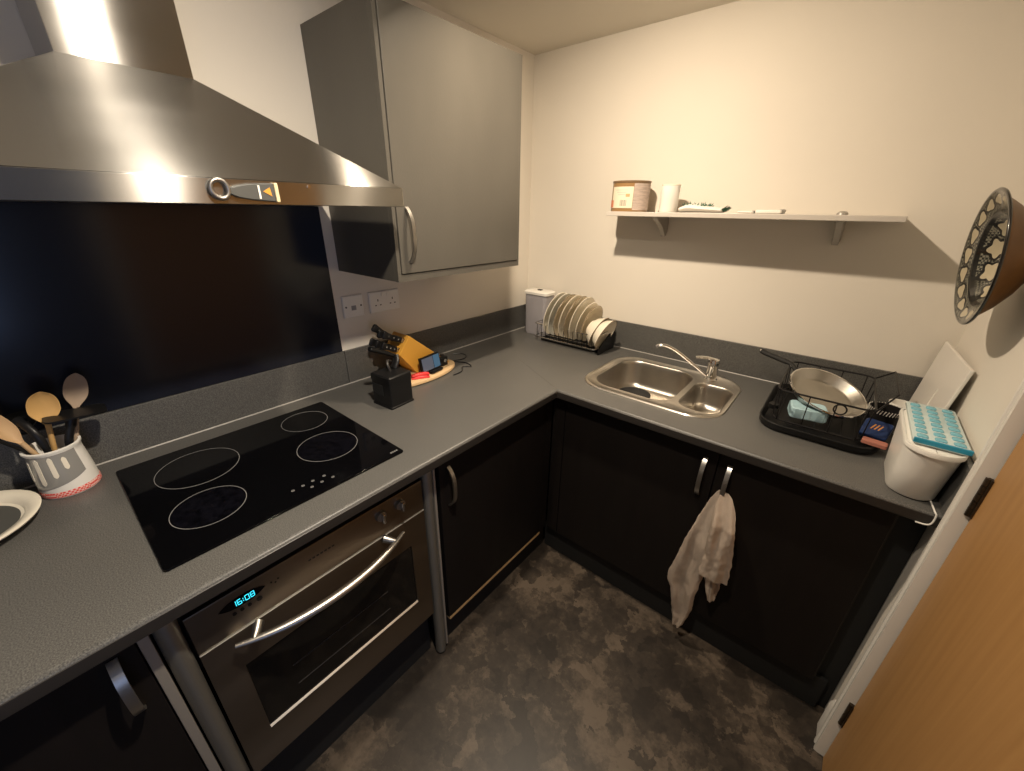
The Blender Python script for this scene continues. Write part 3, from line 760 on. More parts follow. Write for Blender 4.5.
bm = NB(); cyl(bm, (.168, -.846, BT+.04), (.168, -.846, BT+.052), .009, seg=14); obj('top_button', bm, 'dark_frame', bd)
# red clip
rc = thing('clip', (.212, -.995, BT), 'red plastic clip lying on the board beside the display', 'clip')
for nm, w, z in (('clip_jaw', .030, 0), ('clip_arm', .022, .011)):
    bm = NB(); M4 = Matrix.Translation((.215, -1.008, BT+.0008+z)) @ Matrix.Rotation(math.radians(62+z*600), 4, 'Z')
    loft(bm, [[M4 @ V((x, p.y, p.z)) for p in [V((0, -w/2, 0)), V((0, w/2, 0)), V((0, w/2*.8, h_)), V((0, -w/2*.8, h_))]] for x, h_ in ((-.038, .006), (-.01, .011), (.02, .010), (.038, .005))])
    obj(nm, bm, 'red_plastic', rc, bevel=.002)
# black cable on the worktop
bm = NB(); tube(bm, smoothpath([(.128, -.765, T+.0032), (.165, -.742, T+.003), (.205, -.728, T+.003), (.250, -.745, T+.003), (.225, -.775, T+.003), (.262, -.815, T+.003), (.268, -.87, T+.003)], 8), .0022, 6)
tag(obj('cable', bm, 'black_plastic'), 'thin black cable looping off the oval board end', 'cable')
bm = NB(); tube(bm, smoothpath([(.128, -.758, T+.003), (.15, -.70, T+.003), (.13, -.66, T+.003), (.09, -.65, T+.003), (.06, -.68, T+.003)], 8), .002, 6)
tag(obj('cable', bm, 'black_plastic'), 'thin black cable running back to the upstand', 'cable')

# ------------------------------------------------------------------ utensil pot and utensils
PX, PY = .085, -2.030
pot = thing('utensil_pot', (PX, PY, T), 'white ceramic utensil pot with a red gingham foot band', 'pot')
bm = NB(); TP = Matrix.Translation((PX, PY, 0))
lathe(bm, [(0, T+.0005), (.054, T+.0005), (.0545, T+.018), (.0525, T+.06), (.049, T+.105), (.049, T+.116), (.052, T+.120), (.052, T+.125), (.047, T+.126), (.045, T+.118), (.047, T+.06), (.047, T+.012), (0, T+.010)], 48, TP); obj('pot_body', bm, 'white_plastic', pot, smooth=50)
bm = NB(); lathe(bm, [(.0545, T+.002), (.0556, T+.003), (.0557, T+.016), (.0546, T+.0175)], 48, TP); obj('gingham_band', bm, 'gingham', pot)
# grey reflection and pale highlight streaks painted onto the glossy pot front
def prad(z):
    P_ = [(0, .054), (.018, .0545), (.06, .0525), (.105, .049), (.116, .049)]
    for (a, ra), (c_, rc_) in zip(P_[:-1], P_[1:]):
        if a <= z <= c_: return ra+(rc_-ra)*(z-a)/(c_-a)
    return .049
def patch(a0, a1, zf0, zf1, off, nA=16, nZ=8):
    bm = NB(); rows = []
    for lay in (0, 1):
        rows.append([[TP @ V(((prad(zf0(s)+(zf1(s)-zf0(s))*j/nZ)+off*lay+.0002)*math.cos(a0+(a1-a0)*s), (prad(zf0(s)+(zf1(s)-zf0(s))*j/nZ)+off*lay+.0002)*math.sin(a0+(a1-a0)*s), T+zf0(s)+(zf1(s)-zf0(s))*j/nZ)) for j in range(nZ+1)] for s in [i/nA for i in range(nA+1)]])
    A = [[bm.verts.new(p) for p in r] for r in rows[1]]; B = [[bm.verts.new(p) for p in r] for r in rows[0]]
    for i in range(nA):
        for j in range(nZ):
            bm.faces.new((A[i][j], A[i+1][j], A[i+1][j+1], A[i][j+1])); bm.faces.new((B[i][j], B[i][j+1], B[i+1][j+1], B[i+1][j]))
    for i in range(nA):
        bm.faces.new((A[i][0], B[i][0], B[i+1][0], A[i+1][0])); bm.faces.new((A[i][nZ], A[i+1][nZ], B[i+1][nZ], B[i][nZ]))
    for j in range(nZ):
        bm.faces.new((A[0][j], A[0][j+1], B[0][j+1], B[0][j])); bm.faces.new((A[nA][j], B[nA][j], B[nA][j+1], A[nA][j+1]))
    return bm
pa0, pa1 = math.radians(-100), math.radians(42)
pp = obj('painted_reflection', patch(pa0, pa1, lambda s: .022+.030*s**1.8, lambda s: .116, .0006), 'pot_reflection_grey', pot)
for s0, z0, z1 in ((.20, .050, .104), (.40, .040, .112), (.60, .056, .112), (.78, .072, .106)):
    st = obj('painted_highlight', patch(pa0+(pa1-pa0)*(s0-.035), pa0+(pa1-pa0)*(s0+.035), lambda s, z0=z0: z0+.006*abs(2*s-1)**2, lambda s, z1=z1: z1-.006*abs(2*s-1)**2, .0014, 4, 6), 'pot_highlight_cream', pp)
GU = 'utensils standing in the white pot'
def spoon(name, base, c, hw, hh, face, label, mat, dish=.010, hr=.0055, rim=True):
    """spoon: handle from base up to an oval head centred at c, facing 'face'"""
    base, c = V(base), V(c); ax = (c-base).normalized(); f = V(face); f = (f-ax*f.dot(ax)).normalized(); sd = ax.cross(f)
    k = thing(name, base, label, 'spoon', GU)
    bm = NB(); rings = []
    N = 12
    for i in range(N+1):
        t = -1+2*i/N
        w = hw*max(.0, 1-abs(t)**2.3)**.5 if t > -1 else 0
        w = max(w, hr if t < 0 else .002)
        if t < -.2: w = max(hr, hw*(1-((-.2-t)/.8)**1.5)*.97)
        p = c+ax*hh*t
        d = dish*(1-t*t)
        rings.append([p+sd*w+f*.003, p+sd*w*.8+f*.002-f*d*.5, p-f*d, p-sd*w*.8+f*.002-f*d*.5, p-sd*w+f*.003, p-sd*w*.85-f*(d*.7+.003), p-f*(d+.005), p+sd*w*.85-f*(d*.7+.003)])
    loft(bm, rings); obj('spoon_head', bm, mat, k, smooth=80, sub=2)
    bm = NB(); tube(bm, [base, c-ax*hh*.93], [hr*.9, hr], 10); obj('spoon_handle', bm, mat, k)
    return k
inside = lambda a, r: (PX+r*math.cos(a), PY+r*math.sin(a), T+.016)
FC = (1, .12, .25)
spoon('wooden_spoon', (PX+.005, PY+.012, T+.018), (.062, -1.951, 1.166), (.0235), .046, FC, 'dull brown wooden spoon standing tallest in the pot', 'spoon_wood_dull', dish=.003)
spoon('wooden_spoon', (PX-.01, PY-.012, T+.018), (.098, -2.012, 1.152), (.0285), .044, FC, 'golden round wooden spoon in the middle of the pot', 'spoon_wood_golden', dish=.012)
spoon('wooden_spoon', (PX+.012, PY-.0, T+.018), (.085, -2.083, 1.122), .020, .048, (1, .5, .45), 'deep wooden spoon leaning out of the pot away from the hob', 'spoon_wood', dish=.012)
# black slice: flat head seen edge-on
k = thing('spatula', (PX+.015, PY+.02, T+.016), 'black fish slice with a flat level head in the pot', 'spatula', GU)
bm = NB(); M4 = Matrix.Translation((.098, -1.968, 1.122)) @ Matrix.Rotation(math.radians(-4), 4, 'X') @ Matrix.Rotation(math.radians(4), 4, 'Y')
loft(bm, [[M4 @ p for p in rrect(0, 0, .030, .055, .014, z, 4)] for z in (-.002, .002)]); obj('slice_head', bm, 'black_plastic', k, smooth=30)
bm = NB(); tube(bm, smoothpath([(PX+.015, PY+.014, T+.020), (.105, -2.000, 1.055), (.102, -1.985, 1.095), (.098, -1.976, 1.1185)], 6), [.007]*6+[.008]*6+[.010]*6+[.013], 10, flat=.6); obj('slice_handle', bm, 'black_plastic', k)
k = thing('ladle', (PX+.022, PY-.01, T+.016), 'black ladle with a cupped head leaning towards the wall in the pot', 'ladle', GU)
bm = NB(); tube(bm, smoothpath([(PX+.022, PY-.006, T+.020), (.105, -2.040, 1.075), (.088, -2.050, 1.115), (.062, -2.062, 1.130)], 6), [.0065]*6+[.0085]*6+[.009]*7, 10, flat=.6); obj('ladle_handle', bm, 'black_plastic', k)
bm = NB(); M4 = Matrix.Translation((.045, -2.058, 1.115)) @ axes((.5, .1, .85)).to_4x4(); lathe(bm, [(.026, .010), (.024, .0), (.016, -.010), (0, -.014), (0, -.012), (.015, -.008), (.0225, .0), (.0245, .010), (.026, .010)], 24, M4); obj('ladle_head', bm, 'black_plastic', k)
k = thing('spatula', (PX-.012, PY-.012, T+.016), 'thin black spatula leaning lowest out of the pot', 'spatula', GU)
bm = NB(); tube(bm, [(PX-.004, PY-.012, T+.020), (.088, -2.071, T+.128), (.095, -2.10, 1.104)], [.0045, .0045, .004], 8); obj('spatula_handle', bm, 'black_plastic', k)
bm = NB(); M4 = Matrix.Translation((.100, -2.130, 1.118)) @ Matrix.Rotation(math.radians(28), 4, 'X'); M4 = Matrix.Translation((.100, -2.128, 1.117)) @ Matrix.Rotation(math.radians(-24), 4, 'X'); loft(bm, [[M4 @ p for p in rrect(0, 0, .018, .030, .008, z, 4)] for z in (-.0015, .0015)]); obj('spatula_blade', bm, 'black_plastic', k, smooth=30)

# white rimmed dish on the worktop beside the pot
ds = thing('dish', (.150, -2.224, T), 'white dish with a broad pale lip beside the utensil pot', 'dish')
bm = NB(); lathe(bm, [(0, T+.0005), (.085, T+.0005), (.118, T+.012), (.142, T+.022), (.143, T+.025), (.140, T+.0265), (.117, T+.020), (.110, T+.007), (0, T+.006)], 56, Matrix.Translation((.150, -2.224, 0))); obj('dish_body', bm, 'cream_ceramic', ds, smooth=50)
bm = NB(); lathe(bm, [(0, T+.0062), (.1085, T+.0070), (.1085, T+.0076), (0, T+.0068)], 48, Matrix.Translation((.150, -2.224, 0))); o = obj('dish_reflection', bm, 'opener_grey', ds); o['label'] = 'dark reflection painted in the dish well'  # grey disc paints the dark reflection inside the white dish

# ------------------------------------------------------------------ sink
sk = thing('sink', (SKX, SKY, T), 'stainless steel one and a half bowl sink set in the worktop', 'sink')
B1 = (.916, -.338, .168, .190, .085)   # main bowl
B2 = (1.181, -.370, .075, .145, .055)  # half bowl
bm = NB()
zl = T+.0045
NN = 10
outr = [bm.verts.new(p) for p in rr(SKX, SKY, SHX, SHY, .12, T+.0006, NN)]
out2 = [bm.verts.new(p) for p in rr(SKX, SKY, SHX-.003, SHY-.003, .118, zl, NN)]
out3 = [bm.verts.new(p) for p in rr(SKX, SKY, SHX-.012, SHY-.012, .109, zl, NN)]
out4 = [bm.verts.new(p) for p in rr(SKX, SKY, SHX-.016, SHY-.016, .105, zl-.0022, NN)]
def band(a, c_):
    for i in range(len(a)):
        j = (i+1) % len(a); bm.faces.new((a[i], a[j], c_[j], c_[i]))
band(outr, out2); band(out2, out3); band(out3, out4)
holes = []
for cx_, cy_, hx_, hy_, r_ in (B1, B2):
    holes.append([bm.verts.new(p) for p in rr(cx_, cy_, hx_, hy_, r_, zl-.0022, NN)])
ev = []
for lp in [out4]+holes:
    for i in range(len(lp)):
        e_ = bm.edges.get((lp[i], lp[(i+1) % len(lp)])) or bm.edges.new((lp[i], lp[(i+1) % len(lp)]))
        ev.append(e_)
bmesh.ops.triangle_fill(bm, use_beauty=True, use_dissolve=False, edges=ev)
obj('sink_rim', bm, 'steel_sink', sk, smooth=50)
def bowl_mesh(B, depth):
    cx_, cy_, hx_, hy_, r_ = B; bm = NB()
    R = []
    for ins, dz in ((0, -.0022), (.003, -.006), (.006, -.02), (.012, -depth+.03), (.020, -depth+.012), (.036, -depth+.002), (.06, -depth)):
        R.append(rr(cx_, cy_, hx_-ins, hy_-ins, max(.012, r_-ins*.5), zl+dz, NN))
    rows = [[bm.verts.new(p) for p in r] for r in R]
    for a, c_ in zip(rows[:-1], rows[1:]):
        for i in range(len(a)):
            j = (i+1) % len(a); bm.faces.new((a[i], a[j], c_[j], c_[i]))
    bm.faces.new(rows[-1])
    return bm
b1 = obj('main_bowl', bowl_mesh(B1, .135), 'steel_bowl_shaded', sk, smooth=60)
b2 = obj('half_bowl', bowl_mesh(B2, .11), 'steel_bowl_shaded', sk, smooth=60)
bm = NB(); TP2 = Matrix.Translation((.850, -.262, T-.132)); lathe(bm, [(0, .0005), (.066, .0005), (.073, .005), (.076, .012), (.073, .013), (.066, .008), (0, .007)], 36, TP2); 
tag(obj('sink_mat', bm, 'black_matt'), 'round black rubber mat lying in the main sink bowl', 'sink mat')
bm = NB(); lathe(bm, [(0, 0), (.026, 0), (.031, .003), (.033, .004), (.030, .0065), (.020, .004), (.010, .010), (0, .011)], 30, Matrix.Translation((1.181, -.36, T-.1045))); o = obj('waste_strainer', bm, 'chrome', b2)
# tap
tp = thing('tap', (1.142, -.155, T), 'chrome mixer tap with a long swivel spout behind the sink', 'tap')
TX, TY = 1.140, -.165
TZ = zl-.0018
bm = NB(); lathe(bm, [(0, TZ), (.027, TZ), (.027, TZ+.006), (.023, TZ+.010), (.021, TZ+.061), (.0225, TZ+.064), (.0225, TZ+.068), (0, TZ+.069)], 32, Matrix.Translation((TX, TY, 0))); obj('tap_body', bm, 'chrome', tp)
bm = NB(); lathe(bm, [(0, TZ+.0695), (.0235, TZ+.0695), (.0245, TZ+.078), (.020, TZ+.092), (.010, TZ+.098), (0, TZ+.099)], 28, Matrix.Translation((TX, TY, 0))); cap = obj('tap_cap', bm, 'chrome', tp)
bm = NB(); tube(bm, smoothpath([(TX+.012, TY+.01, TZ+.090), (TX-.018, TY-.018, TZ+.100), (TX-.050, TY-.045, TZ+.104), (TX-.064, TY-.056, TZ+.103)], 6), [.010]*6+[.011]*6+[.009]*5+[.007, .003], 12, flat=.55); obj('lever', bm, 'chrome', tp)
bm = NB(); tube(bm, smoothpath([(TX-.014, TY-.012, TZ+.018), (TX-.060, TY-.035, TZ+.055), (TX-.140, TY-.062, TZ+.112), (TX-.185, TY-.080, TZ+.133), (TX-.212, TY-.090, TZ+.133), (TX-.223, TY-.095, TZ+.124)], 8), .0064, 14); obj('spout', bm, 'chrome', tp)

# ------------------------------------------------------------------ plate rack in the corner
GP = 'plates standing in the corner rack'
RX0, RX1, RY0, RY1 = .215, .600, -.215, -.025
rk = thing('plate_rack', ((RX0+RX1)/2, -.12, T), 'black and steel wire plate rack in the worktop corner', 'plate rack')
ZR0, ZR1 = .957, 1.030
rcx, rcy, rhx, rhy = (RX0+RX1)/2, (RY0+RY1)/2, (RX1-RX0)/2, (RY1-RY0)/2
for z in (ZR0, ZR1):
    bm = NB(); tube(bm, rectpath(rcx, rcy, rhx, rhy, .02, z), .0032, 8, loop=True); obj('rail', bm, 'chrome', rk)
for y in (RY0+.055, RY1-.055):
    bm = NB(); tube(bm, [(RX0, y, ZR0), (RX1, y, ZR0)], .0022, 8); obj('rail', bm, 'chrome', rk)
for i in range(13):
    x = RX0+.022+i*(RX1-RX0-.044)/12
    for y, s_ in ((RY0, 1), (RY1, -1)):
        bm = NB(); tube(bm, [(x, y, ZR0), (x, y, ZR1)], .0016, 6); obj('divider', bm, 'black_wire', rk)
for x in (RX1+.012,):
    bm = NB(); loft(bm, [[V((q, RY0+.01, T+.0005)), V((q, RY1-.01, T+.0005)), V((q, RY1-.01, 1.045)), V((q, RY0+.05, .985)), V((q, RY0+.01, .962))] for q in (x-.004, x+.004)]); obj('end_panel', bm, 'black_plastic', rk, smooth=0, bevel=.002)
bm = NB(); R_ = [rrect(rcx, rcy, rhx-.012+d_, rhy-.012+d_, .02, z) for d_, z in ((-.014, T+.0005), (-.012, T+.004), (-.010, T+.012), (-.013, T+.012), (-.014, T+.006))]
loft(bm, R_); obj('drip_tray', bm, 'black_plastic', rk)
def plate_obj(name, R, mat, label, cat, depth=.018, group=GP, foot=.45, rim=None):
    k = thing(name, (0, 0, 0), label, cat, group)
    bm = NB()
    lathe(bm, [(0, 0), (R*foot, 0), (R*(foot+.08), .002), (R*.74, depth*.55), (R*.97, depth), (R, depth+.002), (R*.985, depth+.004), (R*.75, depth*.55+.004), (R*(foot+.04), .005), (0, .0045)], 48)
    bd = obj(name+'_body', bm, mat, k, smooth=60, local=True)
    if rim:
        bm = NB(); lathe(bm, [(R*.985, depth+.0038), (R*1.0, depth+.0026), (R*1.004, depth+.003), (R*1.0, depth+.0046), (R*.985, depth+.0044)], 48); obj('painted_rim', bm, rim, k, smooth=60, local=True)
    return k
def put(k, x, R, tilt, dy=0., zb=ZR0+.003):
    """stand a plate on the rack wires, facing +x and leaning back by tilt"""
    k.rotation_euler = (0, PI/2-tilt, 0)
    k.location = (x+R*math.sin(-tilt), -.137+dy, zb+R*math.cos(tilt)+.004+.02*abs(math.sin(tilt)))
big = plate_obj('dinner_plate', .120, 'cream_ceramic', 'cream dinner plate at the corner end of the rack', 'plate')
beige = plate_obj('dinner_plate', .119, 'beige_ceramic', 'beige dinner plate standing third from the corner in the rack', 'plate', rim='rim_brown')
blue = plate_obj('dinner_plate', .120, 'blue_grey_ceramic', 'pale greyish dinner plate second from the corner in the rack', 'plate')
put(big, .264, .120, -.20); put(blue, .296, .120, -.20); put(beige, .328, .119, -.20)
WORDS = ['fourth', 'fifth', 'sixth']
for i, (src, x, R, tl_) in enumerate(((big, .360, .120, -.20), (beige, .391, .119, -.21), (big, .422, .120, -.22))):
    c_ = copy_thing(src, (0, 0, 0), ['cream', 'beige brown-rimmed', 'cream'][i]+' dinner plate standing '+WORDS[i]+' from the corner in the rack')
    put(c_, x, R, tl_)
sm = plate_obj('side_plate', .106, 'cream_ceramic', 'cream side plate between the dinner plates and the bowls', 'plate', depth=.016)
put(sm, .451, .106, -.23, .010)
sm2 = plate_obj('side_plate', .100, 'beige_ceramic', 'beige side plate resting against the back of the upright bowl', 'plate', depth=.016, rim='rim_brown')
put(sm2, .478, .100, -.24, .010)
bw = thing('cereal_bowl', (0, 0, 0), 'white upright bowl standing behind the last bowl of the rack', 'bowl', GP)
bm = NB(); lathe(bm, [(0, 0), (.035, 0), (.037, .004), (.060, .022), (.076, .050), (.0775, .052), (.075, .053), (.057, .026), (.034, .009), (0, .008)], 44); obj('bowl_body', bm, 'cream_ceramic', bw, local=True, smooth=60)
bm = NB(); lathe(bm, [(.0768, .0515), (.0782, .052), (.0775, .0538), (.0752, .0534)], 44); obj('painted_rim', bm, 'rim_brown', bw, local=True)
bw.scale = (1.1, 1.1, 1.1); put(bw, .497, .085, -.36, -.012)
c_ = copy_thing(bw, (0, 0, 0), 'cream bowl at the sink end of the rack showing its inside'); put(c_, .541, .085, -.38, -.028)

# clear canister with a white lid in the corner
tb = thing('canister', (.12, -.09, T), 'clear canister with a white lid in the corner behind the plates', 'canister')
CB = (.152, -.085, .078, .050, .022)
def ring_(B, ins, z): return rrect(B[0], B[1], B[2]-ins, B[3]-ins, B[4], z, 5)
bm = NB(); loft(bm, [ring_(CB, .008, T+.001), ring_(CB, .004, T+.02), ring_(CB, .002, T+.232), ring_(CB, .005, T+.232), ring_(CB, .008, T+.02), ring_(CB, .012, T+.006)]); obj('canister_body', bm, 'clear_tub', tb, smooth=40)
bm = NB(); loft(bm, [ring_(CB, -.003, T+.2325), ring_(CB, -.004, T+.246), ring_(CB, .004, T+.252)]); ld = obj('lid', bm, 'white_plastic', tb, smooth=40)
bm = NB(); box(bm, .140, .164, -.095, -.075, T+.2515, T+.257); obj('lid_tab', bm, 'dark_frame', ld, smooth=0, bevel=.002)

# ------------------------------------------------------------------ wall shelf
SZ0, SZ1 = 1.580, 1.598
sh = thing('wall_shelf', (1.07, -.1, SZ0), 'narrow grey shelf fixed to the wall above the sink', 'shelf')
bm = NB(); box(bm, .578, 1.574, -.200, -.0005, SZ0, SZ1); obj('shelf_board', bm, 'shelf_paint', sh, smooth=0, bevel=.002)
for x in (.778, 1.414):
    bm = NB()
    pr = [(-.001, 1.500), (-.012, 1.496), (-.030, 1.512), (-.055, 1.536), (-.095, 1.556), (-.130, 1.568), (-.140, SZ0-.0005), (-.001, SZ0-.0005)]
    R_ = []
    for dx, sc2 in ((-.013, .8), (-.009, 1.), (.009, 1.), (.013, .8)):
        R_.append([V((x+dx, y*(sc2 if z < 1.575 else 1), SZ0-(SZ0-z)*sc2)) for y, z in pr])
    loft(bm, R_); bk = obj('bracket', bm, 'bracket_metal', sh, smooth=40)
    bm = NB(); lathe(bm, [(0, SZ1), (.017, SZ1), (.016, SZ1+.006), (.010, SZ1+.011), (0, SZ1+.012)], 20, Matrix.Translation((x-.004, -.06, 0))); obj('bracket_cap', bm, 'bracket_metal', bk)
# tin
SY = -.105
tn = thing('tin', (.640, SY, SZ1), 'brown lidded tin with a cream label at the shelf end', 'tin')
TN = Matrix.Translation((.640, SY, 0)); TR = .0800; tb0, tb1 = SZ1+.0005, SZ1+.122
bm = NB(); lathe(bm, [(0, tb0), (TR-.002, tb0), (TR, tb0+.004), (TR, tb1-.008), (0, tb1-.006)], 48, TN); bd = obj('tin_body', bm, 'tin_brown', tn, smooth=50)
bm = NB(); lathe(bm, [(0, tb1-.006), (TR+.002, tb1-.008), (TR+.0025, tb1-.001), (TR, tb1), (TR-.006, tb1-.002), (0, tb1-.003)], 48, TN); obj('tin_lid', bm, 'rim_brown', tn, smooth=50)
def cpatch(TMM, R_, a0, a1, z0, z1, off):
    bm = NB(); lathe(bm, [(R_+.0003, z0), (R_+off, z0), (R_+off, z1), (R_+.0003, z1)], 14, TMM, math.radians(a0), math.radians(a1)); return bm
lb = obj('label_panel', cpatch(TN, TR, -132, -58, tb0+.014, tb1-.024, .0009), 'tin_label', bd)
obj('text_panel', cpatch(TN, TR, -57, 10, tb0+.006, tb1-.011, .0009), 'tin_text', bd)
obj('red_patch', cpatch(TN, TR, -146, -124, tb0+.016, tb0+.045, .0016), 'tin_red', bd)
bm = NB()
for k, w in enumerate((1.2, .7, 1.6, .7, .9, 1.5, .6, 1.1)):
    lathe(bm, [(TR+.0008, tb0+.022), (TR+.0016, tb0+.022), (TR+.0016, tb0+.046), (TR+.0008, tb0+.046)], 2, TN, math.radians(-96+2.6*k), math.radians(-96+2.6*k+w))
obj('barcode', bm, 'tin_ink', lb)
obj('label_mark', cpatch(TN, TR+.0006, -80, -68, tb0+.058, tb0+.070, .0012), 'edge_oak', lb)
bm = NB()
for k in range(3): lathe(bm, [(TR+.0008, tb1-.038-.009*k), (TR+.0015, tb1-.038-.009*k), (TR+.0015, tb1-.0355-.009*k), (TR+.0008, tb1-.0355-.009*k)], 8, TN, math.radians(-116+5*k), math.radians(-74-4*k))
obj('label_lines', bm, 'shelf_paint', lb)
# white cup
cu = thing('cup', (.820, SY, SZ1), 'plain white straight cup on the shelf beside the tin', 'cup')
CT = Matrix.Translation((.820, SY-.01, 0))
bm = NB(); lathe(bm, [(0, SZ1+.0005), (.034, SZ1+.0005), (.0355, SZ1+.003), (.037, SZ1+.102), (.0365, SZ1+.104), (.0345, SZ1+.104), (.033, SZ1+.006), (0, SZ1+.004)], 40, CT); obj('cup_body', bm, 'white_plastic', cu, smooth=50)
bm = NB(); lathe(bm, [(.0372, SZ1+.0995), (.0378, SZ1+.1015), (.0372, SZ1+.1045), (.0355, SZ1+.1048)], 40, CT); obj('cup_rim', bm, 'cream_ceramic', cu)
# packet with greenery
pk = thing('packet', (.97, SY, SZ1), 'white open packet with green leaves lying on the shelf', 'packet')
bm = NB()
rings = []
for i in range(9):
    t = i/8; x = .872+.165*t; hz = .013+.012*math.sin(PI*min(1, t*1.1+.08))+.003*math.sin(9*t); w = .038+.012*math.sin(PI*t)
    rings.append([V((x, SY+w*math.cos(a), SZ1+.001+hz*(1+math.sin(a))*.62)) for a in [2*PI*k/12 for k in range(12)]])
loft(bm, rings); obj('packet_wrap', bm, 'white_plastic', pk, smooth=60)
def leafbit(bm, p, d, ln, w):
    p = V(p); d = V(d).normalized(); u_, w_ = frame_of(d)
    loft(bm, [[p+u_*.0008, p+w_*.0008, p-u_*.0008], [p+d*ln*.4+u_*w, p+d*ln*.4+w_*.003, p+d*ln*.4-u_*w], [p+d*ln*.8+u_*w*.6, p+d*ln*.8+w_*.002, p+d*ln*.8-u_*w*.6], [p+d*ln+u_*.0006, p+d*ln+w_*.0006, p+d*ln-u_*.0006]])
bm = NB()
for k in range(40): leafbit(bm, (.885+.10*random.random(), SY-.03+.06*random.random(), SZ1+.023), (random.uniform(-.6, 1), random.uniform(-.6, .6), random.uniform(.3, .8)), random.uniform(.012, .022), .003)
for k in range(34): leafbit(bm, (1.025+.02*random.random(), SY-.03+.06*random.random(), SZ1+.006+.012*random.random()), (1, random.uniform(-.4, .4), random.uniform(.0, .8)), random.uniform(.014, .026), .006)
o = obj('leaves', bm, 'leaf_green', pk); o['kind'] = 'stuff'
# flat white pieces
def flatpiece(name, x0, x1, h_, label):
    k = thing(name, ((x0+x1)/2, SY, SZ1), label, 'packet')
    bm = NB(); cx_ = (x0+x1)/2; hx_ = (x1-x0)/2
    loft(bm, [rrect(cx_, SY, hx_-i_, .045-i_, .006, SZ1+.0005+z, 3) for i_, z in ((.003, 0), (0, .003), (0, h_-.003), (.004, h_))]); b_ = obj('packet_body', bm, 'white_plastic', k)
    bm = NB(); loft(bm, [rrect(cx_+hx_*.9, SY, hx_*.12, .040, .003, SZ1+.001+z, 3) for z in (.0008, h_+.0012)]); obj('end_flap', bm, 'grey_plastic' , k)
flatpiece('paper_packet', 1.155, 1.240, .013, 'small white flat packet with a dark end on the shelf')
flatpiece('paper_packet', 1.093, 1.150, .008, 'thinnest white folded packet lying in the middle of the shelf')

# ------------------------------------------------------------------ dish drainer
dn = thing('dish_drainer', (1.55, -.3, T), 'black dish drainer with a wire rack on a round-cornered tray', 'dish drainer')
DTX0, DTX1, DTY0, DTY1 = 1.372, 1.700, -.500, -.060
tc_ = ((DTX0+DTX1)/2, (DTY0+DTY1)/2, (DTX1-DTX0)/2, (DTY1-DTY0)/2, .075)
bm = NB(); loft(bm, [rrect(tc_[0], tc_[1], tc_[2]-i_, tc_[3]-i_, max(.02, tc_[4]-i_), T+z, 8) for i_, z in ((.012, .0005), (.002, .010), (0, .028), (.003, .030), (.008, .028), (.016, .010), (.03, .007))]); obj('tray', bm, 'black_plastic', dn, smooth=50)
wc_ = (1.530, -.285, .125, .180, .03)
for z, hw in ((T+.032, -.006), (1.068, 0)):
    bm = NB(); tube(bm, rectpath(wc_[0], wc_[1], wc_[2]+hw, wc_[3]+hw, wc_[4], z), .0032, 8, loop=True); obj('wire_rail', bm, 'black_wire', dn)
for i in range(4):
    x = wc_[0]-.105+.07*i
    for y in (wc_[1]-wc_[3], wc_[1]+wc_[3]):
        bm = NB(); s_ = 1 if y > wc_[1] else -1
        tube(bm, smoothpath([(x, y-s_*.006, T+.032), (x, y, 1.0), (x, y, 1.068)], 3), .0018, 6); obj('upright_wire', bm, 'black_wire', dn)
for i in range(4):
    y = wc_[1]-.15+.10*i
    for x in (wc_[0]-wc_[2], wc_[0]+wc_[2]):
        bm = NB(); s_ = 1 if x > wc_[0] else -1
        tube(bm, [(x-s_*.006, y, T+.032), (x, y, 1.068)], .0018, 6); obj('upright_wire', bm, 'black_wire', dn)
for i in range(7):
    x = wc_[0]-.105+.035*i
    bm = NB(); tube(bm, [(x, wc_[1]-wc_[3]+.006, T+.032), (x, wc_[1]+wc_[3]-.006, T+.032)], .0018, 6); obj('floor_wire', bm, 'black_wire', dn)
# front loop handle
bm = NB(); tube(bm, [V((1.575+.016*math.cos(t), wc_[1]-wc_[3]-.001, 1.050+.016*math.sin(t))) for t in [2*PI*k/20 for k in range(20)]], .0024, 8, loop=True); obj('grip_loop', bm, 'black_wire', dn)
for dy in (.0,):
    bm = NB(); cyl(bm, (DTX0+.030, -.36, T+.030), (DTX0+.030, -.36, T+.045), .016, seg=20); obj('spout_plug', bm, 'black_plastic', dn)
# triangular utensil end of the rack
bm = NB(); tube(bm, [(1.655, -.46, 1.068), (1.692, -.42, 1.12), (1.692, -.18, 1.12), (1.655, -.12, 1.068)], .0026, 8); obj('end_hoop', bm, 'black_wire', dn)
# frying pan lying tilted in the rack
PC = V((1.535, -.290, 1.038)); PN = V((.26, -.24, .935)).normalized()
rot = axes(PN, V((0, 1, 0)))
pn = thing('frying_pan', PC, 'steel frying pan tilted in the black dish drainer', 'frying pan', None, rot)
Rp = .116
bm = NB(); lathe(bm, [(0, -.034), (.085, -.034), (.098, -.028), (Rp, 0), (Rp+.002, .001), (Rp-.001, .003), (Rp-.004, .001), (.095, -.025), (.083, -.031), (0, -.031)], 56); obj('pan_body', bm, 'steel_pan', pn, local=True, smooth=60)
bm = NB(); tube(bm, [V(((Rp+.0015)*math.cos(t), (Rp+.0015)*math.sin(t), .0012)) for t in [2*PI*k/56 for k in range(56)]], .0032, 8, loop=True); obj('pan_rim', bm, 'chrome', pn, local=True)
inv = rot.inverted()
def loc_(p): return inv @ (V(p)-PC)
ha = [loc_(p) for p in smoothpath([(1.435, -.215, 1.060), (1.405, -.185, 1.078), (1.360, -.168, 1.085), (1.315, -.155, 1.092), (1.296, -.150, 1.098)], 6)]
